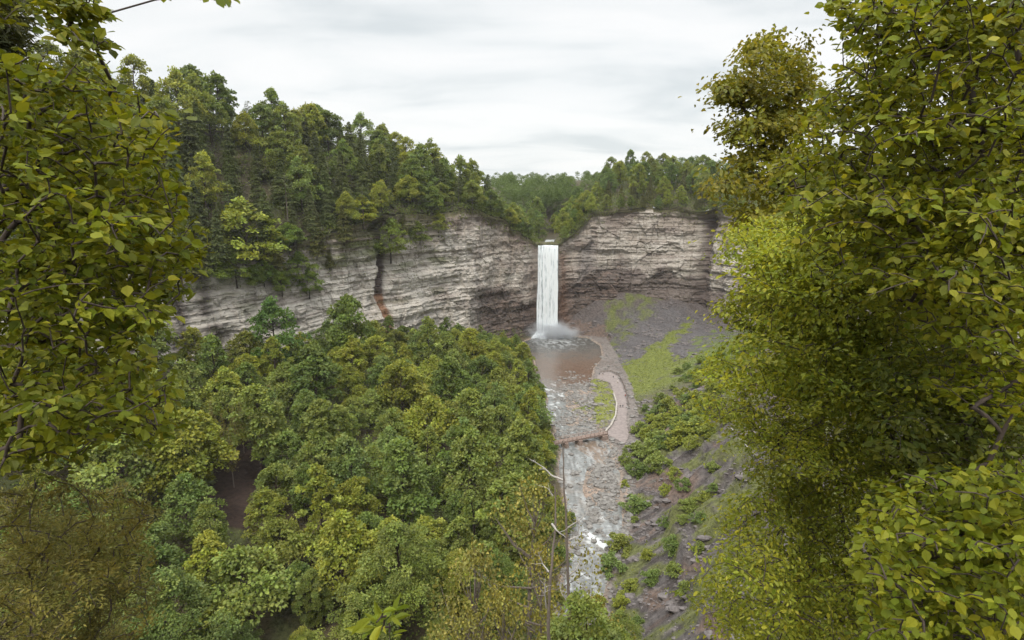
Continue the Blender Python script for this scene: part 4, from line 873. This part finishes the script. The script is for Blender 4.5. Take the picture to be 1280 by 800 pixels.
# ------------------------------------------------------------------ dead snags and fallen trunks
def snag(name, path_px, Y, r0, branches, mtrunk, label, seed):
    g = np.random.default_rng(seed); P = [at_y(a, b, Y+dy) for a, b, dy in path_px]; base = P[0].copy(); zg = float(gz(base[0], base[1])); P = [np.array([base[0], base[1], min(zg, base[2])-.5])]+P
    P = np.array(P); d = resample(P, 1.0); d[:, :2] += np.cumsum(g.normal(size=(len(d), 2))*.045, 0); rr_ = np.linspace(r0, r0*.16, len(d))*g.uniform(.9, 1.12, len(d)); root = thing(name, (base[0], base[1], zg), label, 'dead tree')
    O = np.array([base[0], base[1], zg]); V, Q = tubes([d-O], [rr_], 8); obj('trunk', mesh('trunk', V, [Q], [mtrunk], smooth=True), root)
    for pts, r in branches:
        B_ = np.array([at_y(a, b, Y+dy) for a, b, dy in pts]); dd = resample(B_, .25); k_ = g.normal(size=dd.shape)*.05; k_[0] = 0; dd = dd+np.cumsum(k_, 0)*.3
        ps = [dd-O]; r *= 1.7; rs = [np.linspace(r, r*.25, len(dd))]
        for t in range(max(4, len(dd)//2)):
            q = g.integers(len(dd)//3, len(dd)); e = dd[q]+np.array([g.normal()*.5, g.normal()*.4, abs(g.normal())*.5]); ps.append(np.array([dd[q], (dd[q]+e)/2+g.normal(size=3)*.06, e])-O); rs.append([r*.28, r*.2, r*.06])
        V, Q = tubes(ps, rs, 5); obj('branch', mesh('branch', V, [Q], [M['deadwood']], smooth=True), root)
snag('dead_tree', [(711,760,0),(709,680,0),(705,600,.5),(703,545,1)], 72, .42, [([(703.5,600,1),(690,595,1.5),(680,585,2),(668,577,2)], .09), ([(709,660,0),(722,652,-1),(734,642,-1)], .08), ([(711,675,0),(722,670,1),(724,655,1.5),(720,645,2)], .06), ([(711,720,0),(720,712,0),(724,700,1)], .07), ([(711,755,0),(703,742,0),(702,728,1)], .05)], M['palebark'], 'tall straight grey snag with white bare branches against the river', 1)
snag('dead_tree', [(684,815,0),(682,770,0),(685,720,0),(690,670,1),(691,600,2)], 58, .44, [([(690,655,1),(696,663,0),(702,668,0),(708,670,-.5)], .08), ([(686,715,0),(678,705,1),(672,690,1)], .06), ([(683,760,0),(680,735,-.5),(682,722,-.5)], .06), ([(691,620,1),(686,612,1),(682,608,1)], .05)], M['palebark'], 'dark crooked leaning snag left of the straight one', 2)
def log(px0, py0, px1, py1, r, label):
    a = hit(px0, py0); b = hit(px1, py1); c = (a+b)/2; d = resample(np.array([a, (a+b)/2+[0, 0, .4], b]), .6)+np.array([0, 0, .3]); d = d-c; V, Q = tubes([d], [np.linspace(r, r*.5, len(d))], 7)
    tag(obj('fallen_trunk', mesh('fallen_trunk', V, [Q], [M['deadwood']], smooth=True), loc=tuple(c)), label, 'fallen trunk')
log(946, 574, 908, 530, .3, 'long bleached trunk lying down the shale slope by the right trees')
log(682, 500, 688, 545, .22, 'bleached trunk lying along the left bank above the footbridge')
log(731, 556, 746, 553, .3, 'short white driftwood log in the water below the footbridge')
# ------------------------------------------------------------------ foreground trees
def sample_poly(g, poly, n):
    P = np.array(poly, float); out = []
    while len(out) < n:
        x = g.uniform(P[:, 0].min(), P[:, 0].max(), 4*n); y = g.uniform(P[:, 1].min(), P[:, 1].max(), 4*n); k = inpoly(x, y, poly); out += list(zip(x[k], y[k]))
    return out[:n]
def fg_tree(name, label, cat, trunks, regions, mleaf, mbark, seed, r0, tmpl=LEAF, leaf=.085, asp=.75, per=9, tl=.45, spread=.07, droop=.3, tint=(1, 1, 1), updir=.9, group=None, clus=15, cw=1.3, face=.3, zf=.15):
    """regions: (polygon in photo pixels, depth0, depth1, count): the space the twigs fill"""
    g = np.random.default_rng(seed); base = trunks[0][0]; O = np.array(base); nodes, par, paths = [], [], []
    for T in trunks:
        T = resample(np.array(T, float), .25); s0 = len(nodes)
        for k, p_ in enumerate(T): nodes.append(p_); par.append(-1 if k == 0 else s0+k-1)
        paths.append((list(range(s0, len(nodes))), True))
    ends = []
    for poly, d0, d1, n in regions:
        k = clus; cs = [at_depth(a, b, g.uniform(d0, d1)) for (a, b) in sample_poly(g, poly, max(3, n//k))]
        got = 0
        while got < n:
            c = cs[g.integers(len(cs))]; sg_ = (.055)*(d0+d1)/2*cw
            e = c+g.normal(size=3)*np.array([sg_, sg_, sg_*zf]); e[2] -= .12*abs(e[0]-c[0]); q_ = proj(e)
            if inpoly(q_[0], q_[1], poly): ends.append(e); got += 1
    d1_ = regions[0][2]; ends = np.array(ends); TN = np.array(nodes)
    dmin = np.array([np.linalg.norm(TN-e, axis=1).min() for e in ends]); ends = ends[np.argsort(dmin)]
    arr = np.zeros((len(nodes)+len(ends)*14, 3)); arr[:len(nodes)] = TN; nn_ = len(nodes); twig = []
    low = arr[:nn_, 2].min()
    for e in ends:
        A_ = arr[:nn_]; dv = e-A_; dl = np.linalg.norm(dv, axis=1); cost = dl*(1+.35*np.clip(-dv[:, 2]/(dl+1e-6), -.3, 1)); j = int(np.argmin(cost)); s = A_[j]; ln = dl[j]
        k = int(np.clip(ln/.22, 2, 12)); t = np.linspace(0, 1, k+1)[1:, None]; bow = np.array([0, 0, .10*ln])*(4*t*(1-t))+g.normal(size=3)*.05*ln*(4*t*(1-t)); Pn = s+(e-s)*t+bow; Pn[1:-1] += g.normal(size=(max(0, k-2), 3))*.02
        ids = [j]
        for p_ in Pn: arr[nn_] = p_; nodes.append(p_); par.append(ids[-1]); ids.append(nn_); nn_ += 1
        paths.append((ids, False)); twig.append((ids, s, e))
    cnt = np.zeros(nn_)
    for ids, _, _ in twig: cnt[ids[-1]] += 1
    for q in range(nn_-1, -1, -1):
        if par[q] >= 0 and par[q] < q: cnt[par[q]] += cnt[q]
    rad = .0026+.0019*np.sqrt(cnt); ps, rs = [], []
    for ids, tr in paths:
        P = arr[ids]; 
        if tr: r = np.linspace(r0, r0*.25, len(ids))
        else: r = rad[ids].copy(); r[0] = min(r[0], r[1]*1.15)
        ps.append(P-O); rs.append(np.minimum(r, r0))
    V, Q = tubes(ps, rs, 5)
    root = thing(name, tuple(O), label, cat, group); obj('trunk', mesh('trunk', V, [Q], [mbark], smooth=True), root)
    Pl, Ul, Nl, Ll, Cl = [], [], [], [], []
    for ids, s, e in twig:
        P = arr[ids]; d = P[-1]-P[max(0, len(P)-3)]; ln = np.linalg.norm(d); d = d/(ln+1e-6)
        d = d*.75+np.array([0, 0, -.1]); d /= np.linalg.norm(d); sd = np.cross(d, [0, 0, 1.]); sd /= np.linalg.norm(sd)+1e-6
        t = g.uniform(0, 1, per); t[0] = 1; sg = np.where(np.arange(per) % 2, 1, -1)*1.; lat = np.abs(g.normal(size=per))*spread*(1.15-t*.6)
        p_ = e-d*((1-t)*tl)[:, None]+sd*(sg*lat)[:, None]+g.normal(size=(per, 3))*.25*spread*np.array([1, 1, .6])
        p_[:, 2] -= lat*.25
        u_ = d*(.5+.5*t)[:, None]+sd*(sg*(1.1-.7*t))[:, None]+np.array([0, 0, -droop])+g.normal(size=(per, 3))*.28
        Pl.append(p_); Ul.append(u_); ow = (e-TN[np.argmin(((TN-e)**2).sum(1))])*np.array([1, 1, 0]); ow = ow/(np.linalg.norm(ow)+1e-6); Nl.append(np.array([0, 0, updir])+ow*face+g.normal(size=(per, 3))*.42); Ll.append(leaf*(.42+.9*g.random(per)**.8)); cv = 1+.38*float(vn(np.array(e[0]/(.11*d1_)), np.array(e[1]/(.11*d1_)), np.array(e[2]/(.06*d1_)), seed)); Cl.append(np.repeat([[cv*g.uniform(.92, 1.12), cv, cv*.95]], per, 0))
    L_ = np.concatenate(Ll); V, Q = cards(np.concatenate(Pl)-O, np.concatenate(Ul), np.concatenate(Nl), L_, L_*asp*g.uniform(.7, 1.15, len(L_)), tmpl, g.uniform(-.3, 3.2, len(L_)))
    Cc = np.repeat(np.concatenate(Cl), len(tmpl[0]), 0); V, Qs = fixq(V, Q); obj('crown', mesh('crown', V, Qs, [mleaf], col={'clump': Cc}), root, tint=tint)
def foot(px, py, d):
    """point on the ground below the place seen at px,py at depth d"""
    P = at_depth(px, py, d); return float(P[0]), float(P[1])
def gnd(x, y):
    if inpoly(x, y, CON[::4]): return float(gz(x, y))
    i = int(np.argmin((CON[:, 0]-x)**2+(CON[:, 1]-y)**2)); return float(upper(i, max(2.2, math.hypot(CON[i, 0]-x, CON[i, 1]-y)))[2])
def trunk(pts, bx=0, by=0):
    """pts: (px,py,depth) from low to high; the lowest continues to the ground"""
    P = [at_depth(*p_) for p_ in pts]; x, y = P[0][0]+bx, P[0][1]+by; z = gnd(x, y)-.3
    if z < P[0][2]-.2: P = [np.array([x, y, z])]+P
    return P
LEFTP = [(-40,80),(40,62),(95,78),(140,100),(180,122),(212,160),(218,205),(238,235),(232,265),(270,290),(272,302),(243,322),(232,352),(243,362),(200,398),(205,440),(235,520),(212,570),(150,540),(110,575),(40,575),(-40,600)]
fg_tree('broadleaf_tree', 'large-leaved tree filling the left edge with branches reaching toward the gorge', 'broadleaf tree', [trunk([(-190,560,5.6),(-170,250,5.6),(-150,20,5.8),(-120,-150,6)])],
        [(LEFTP, 4.4, 7.4, 1900), ([(30,-10),(135,-10),(140,18),(110,22),(60,14)], 4.6, 5.6, 60), ([(70,30),(100,40),(142,50),(142,58),(112,62),(95,50),(70,40)], 4.6, 5.2, 26), ([(244,-16),(275,-16),(277,2),(262,1)], 4.6, 5, 7), ([(150,100),(250,330),(200,390),(60,560),(20,300)], 6.5, 9, 800), ([(-280,-220),(30,-200),(60,-14),(-60,80),(-280,300)], 4.8, 7.5, 420), ([(-300,250),(-50,250),(-50,640),(-300,640)], 4.8, 7.5, 320)],
        M['leaf_near'], M['bark'], 501, .14, leaf=.08, asp=.85, per=9, tl=.38, tint=(1.0,1.0,.85))
fg_tree('hemlock_tree', 'dark hemlock boughs in the upper left corner', 'conifer', [trunk([(-110,400,8.5),(-90,100,8.5),(-70,-160,8.5)], 0, 0)], [([(-60,-30),(45,-30),(50,20),(30,60),(42,90),(20,130),(-60,150)], 7.5, 9.5, 420), ([(-220,-240),(20,-240),(-10,-20),(-70,160),(-220,300)], 7.5, 9.5, 320)],
        M['needle'], M['bark'], 502, .13, tmpl=NEED, leaf=.11, asp=.3, per=34, tl=.5, spread=.12, tint=(.55,.6,.6))
fg_tree('juniper_tree', 'brownish juniper bush with feathery upright sprays in the lower left corner', 'juniper', [trunk([(60,860,8.5),(50,760,8.5),(70,640,8.6)]), trunk([(110,860,9),(130,740,9),(150,660,9)])],
        [([(-40,625),(30,600),(90,598),(140,590),(188,625),(190,690),(205,740),(170,820),(-40,820)], 7, 11, 620)], M['cedar'], M['bark'], 503, .05, tmpl=NEED, leaf=.06, asp=.36, per=70, tl=.5, spread=.075, droop=-.5, updir=.5, tint=(.78,.78,.75), clus=6, cw=.7, zf=.6)
# right hand side, from far to near
fg_tree('maple_tree', 'tall olive-gold maple standing out against the sky on the right', 'maple', [trunk([(1030,560,21),(1015,380,21),(985,220,20.5),(965,60,20)]), trunk([(1020,520,21),(1010,330,21),(960,190,19.5),(915,110,19)]), trunk([(1025,520,21.5),(1015,300,21.5),(1000,150,21),(1000,75,21)])],
        [([(886,112),(915,80),(948,88),(958,150),(925,178),(893,165)], 18, 21, 95), ([(928,56),(958,36),(988,60),(988,122),(942,132)], 18, 21.5, 90), ([(972,70),(1012,52),(1016,112),(985,138),(966,110)], 18.5, 22, 75), ([(905,208),(912,168),(942,128),(1000,118),(1042,98),(1045,300),(960,330),(925,270),(876,240)], 17.5, 22.5, 430), ([(905,240),(1040,260),(1060,470),(980,470),(925,430),(945,350)], 17, 22, 420)],
        M['leaf_fine'], M['bark'], 510, .22, tmpl=CARD, cw=.6, leaf=.15, asp=.7, per=28, tl=.9, clus=5, zf=.25, spread=.3, tint=(1.12,.96,.8))
fg_tree('hornbeam_tree', 'bright green layered tree leaning out over the gorge from the right slope', 'broadleaf tree', [trunk([(1150,700,13.5),(1130,520,13),(1090,380,12.5),(1060,250,12)])],
        [([(895,325),(915,290),(950,268),(1000,250),(1060,240),(1160,300),(1180,430),(1140,520),(1060,520),(950,500),(884,478),(868,445),(922,415),(898,385),(932,350)], 10.5, 15, 1500)],
        M['leaf_fine'], M['bark'], 511, .15, tmpl=CARD, leaf=.09, asp=.6, per=36, tl=.7, spread=.26, tint=(1.5,1.48,1.1), face=.3)
fg_tree('hornbeam_tree', 'fine-leaved yellowish tree low on the right slope above the shale', 'broadleaf tree', [trunk([(1080,860,12),(1060,700,12),(1040,560,12.5)]), trunk([(1010,860,14),(990,700,13.5),(985,560,13.5)])],
        [([(885,480),(960,470),(1100,480),(1150,600),(1110,820),(915,820),(892,775),(850,738),(905,712),(895,640),(938,620),(930,540),(868,515)], 10, 16, 1500)],
        M['leaf_fine'], M['bark'], 512, .11, tmpl=CARD, leaf=.08, asp=.5, per=32, tl=.7, spread=.24, tint=(1.45,1.4,1.1), face=.3)
fg_tree('basswood_tree', 'big dark green tree with broad leaves rising along the right edge', 'broadleaf tree', [trunk([(1330,700,7.5),(1290,420,7.4),(1250,300,7.3),(1215,130,7),(1190,-100,7)]), trunk([(1330,820,8.5),(1310,450,8.5),(1275,180,8.2),(1270,-80,8)])],
        [([(1040,-20),(1320,-20),(1320,470),(1210,440),(1120,400),(1010,330),(960,210),(1000,165),(1032,110),(1050,60)], 5.4, 9.5, 3000), ([(1020,5),(1100,-15),(1100,20)], 5.4, 6, 20), ([(1060,60),(1320,60),(1320,480),(1150,470)], 8.5, 12, 1300), ([(1090,-190),(1340,-190),(1340,-10),(1050,-10)], 6, 9, 420), ([(1290,-150),(1420,-100),(1420,700),(1300,700)], 6, 10, 420)],
        M['leaf_near'], M['bark'], 513, .15, leaf=.086, asp=.82, per=9, tl=.42, tint=(1.15,1.12,.95))
fg_tree('basswood_sapling', 'young tree with large bright leaves in the lower right corner', 'sapling', [trunk([(1250,900,5.6),(1230,760,5.5),(1190,620,5.4)]), trunk([(1340,900,5.2),(1310,700,5),(1270,560,5)])],
        [([(1085,600),(1170,575),(1200,610),(1290,570),(1320,640),(1320,820),(1060,820),(1080,720),(1065,690)], 4.6, 7.5, 900), ([(1150,470),(1320,430),(1320,520),(1220,540)], 6, 8, 110), ([(1180,580),(1300,575),(1320,700),(1200,700)], 4.6, 5.4, 110)],
        M['leaf_near'], M['bark'], 514, .035, leaf=.078, asp=.85, per=9, tl=.34, tint=(1.2,1.2,.95))
fg_tree('hornbeam_tree', 'shaded tree with dark tangled twigs deep in the right-hand thicket', 'broadleaf tree', [trunk([(1240,820,10),(1220,600,10),(1180,420,10)])],
        [([(1080,430),(1320,400),(1320,800),(1100,800)], 9, 13, 900), ([(1000,230),(1330,180),(1330,640),(1040,640)], 13, 18, 1500)], M['leaf_fine'], M['bark'], 515, .12, tmpl=CARD, leaf=.11, asp=.6, per=22, tl=.6, spread=.22, tint=(.7,.72,.75))
fg_tree('seedling', 'pale green seedling with long leaves poking up at the bottom edge', 'seedling', [trunk([(487,860,3.4),(487,800,3.4),(486,775,3.4)])], [([(455,765),(505,752),(512,790),(470,800)], 3.2, 3.5, 5)], M['leaf_near'], M['bark'], 520, .006, leaf=.12, asp=.4, per=5, tl=.1, tint=(1.3,1.35,1.5), clus=2, cw=.3)
m, nt, out = newmat('haze'); p = N(nt, 'ShaderNodeVolumePrincipled'); p.inputs['Color'].default_value = (.93,.95,1,1); p.inputs['Density'].default_value = .00006; p.inputs['Anisotropy'].default_value = .3; nt.links.new(p.outputs[0], out.inputs['Volume'])
V, Q = boxes([((0, 950, 78), (10400, 11000, 250), 0)]); tag(obj('haze', mesh('haze', V, [Q], [m])), kind='stuff')
# ------------------------------------------------------------------ sky and sun
SUN_EL, SUN_AZ = R(52), R(200)      # azimuth clockwise from +Y: behind the camera, a little left
w = bpy.data.worlds.new('World'); scn.world = w; w.use_nodes = True; nt = w.node_tree; nt.nodes.clear(); L = nt.links.new
out = nt.nodes.new('ShaderNodeOutputWorld'); bg = nt.nodes.new('ShaderNodeBackground'); bg.inputs[1].default_value = .1
sky = nt.nodes.new('ShaderNodeTexSky'); sky.sky_type = 'NISHITA'; sky.sun_disc = False; sky.sun_elevation = SUN_EL; sky.sun_rotation = SUN_AZ
tc = nt.nodes.new('ShaderNodeTexCoord'); sx = nt.nodes.new('ShaderNodeSeparateXYZ'); L(tc.outputs['Generated'], sx.inputs[0])
def mth(op, a, b=None):
    n = nt.nodes.new('ShaderNodeMath'); n.operation = op
    for k, v in enumerate((a, b)):
        if v is None: continue
        if hasattr(v, 'is_linked'): L(v, n.inputs[k])
        else: n.inputs[k].default_value = v
    return n.outputs[0]
zc = mth('MAXIMUM', sx.outputs[2], 0.0); zd = mth('ADD', zc, .16)
cx = nt.nodes.new('ShaderNodeCombineXYZ'); L(mth('DIVIDE', sx.outputs[0], zd), cx.inputs[0]); L(mth('DIVIDE', sx.outputs[1], zd), cx.inputs[1])
n1_ = nt.nodes.new('ShaderNodeTexNoise'); n1_.inputs['Scale'].default_value = 1.15; n1_.inputs['Detail'].default_value = 7; n1_.inputs['Roughness'].default_value = .5; n1_.inputs['Distortion'].default_value = .4
mp = nt.nodes.new('ShaderNodeMapping'); mp.inputs['Location'].default_value = (3.1, 1.7, 0); mp.inputs['Scale'].default_value = (.8, 1.25, 1); L(cx.outputs[0], mp.inputs[0]); L(mp.outputs[0], n1_.inputs[0])
cl = ramp(nt, n1_.outputs[0], [(.34, (4.9,5.2,5.3)), (.48, (6.15,6.28,6.28)), (.6, (6.65,6.65,6.6))])
up = nt.nodes.new('ShaderNodeMapRange'); up.interpolation_type = 'SMOOTHSTEP'; L(sx.outputs[2], up.inputs[0]); up.inputs[1].default_value = .3; up.inputs[2].default_value = .95; up.inputs[3].default_value = 1; up.inputs[4].default_value = 3.8
sc_ = nt.nodes.new('ShaderNodeVectorMath'); sc_.operation = 'SCALE'; L(cl, sc_.inputs[0]); L(up.outputs[0], sc_.inputs['Scale'])
L(mixc(nt, sky.outputs[0], sc_.outputs[0], .94), bg.inputs[0]); L(bg.outputs[0], out.inputs[0])
sd = bpy.data.lights.new('sun', 'SUN'); sd.energy = 1.5; sd.angle = R(14); sd.color = (1, .93, .82); so = bpy.data.objects.new('sun', sd); COL.objects.link(so)
dv = Vector((math.sin(SUN_AZ)*math.cos(SUN_EL), math.cos(SUN_AZ)*math.cos(SUN_EL), math.sin(SUN_EL))); so.rotation_euler = dv.to_track_quat('Z', 'Y').to_euler(); so.location = dv*300+Vector((0, 0, 150))
vs_ = scn.view_settings; vs_.view_transform = 'Standard'; vs_.look = 'None'; vs_.exposure = .6; vs_.gamma = 1; vs_.use_curve_mapping = False
cy = scn.cycles; cy.max_bounces = 5; cy.diffuse_bounces = 2; cy.glossy_bounces = 2; cy.transmission_bounces = 3; cy.transparent_max_bounces = 8; cy.volume_bounces = 1; cy.use_denoising = True; cy.denoiser = 'OPENIMAGEDENOISE'; cy.denoising_input_passes = 'RGB_ALBEDO_NORMAL'; cy.denoising_prefilter = 'ACCURATE'
print('COUNTS', nb, len(valley), sum(o.name.startswith('broadleaf_tree') for o in bpy.data.objects), sum(o.name.startswith('conifer_tree') for o in bpy.data.objects))
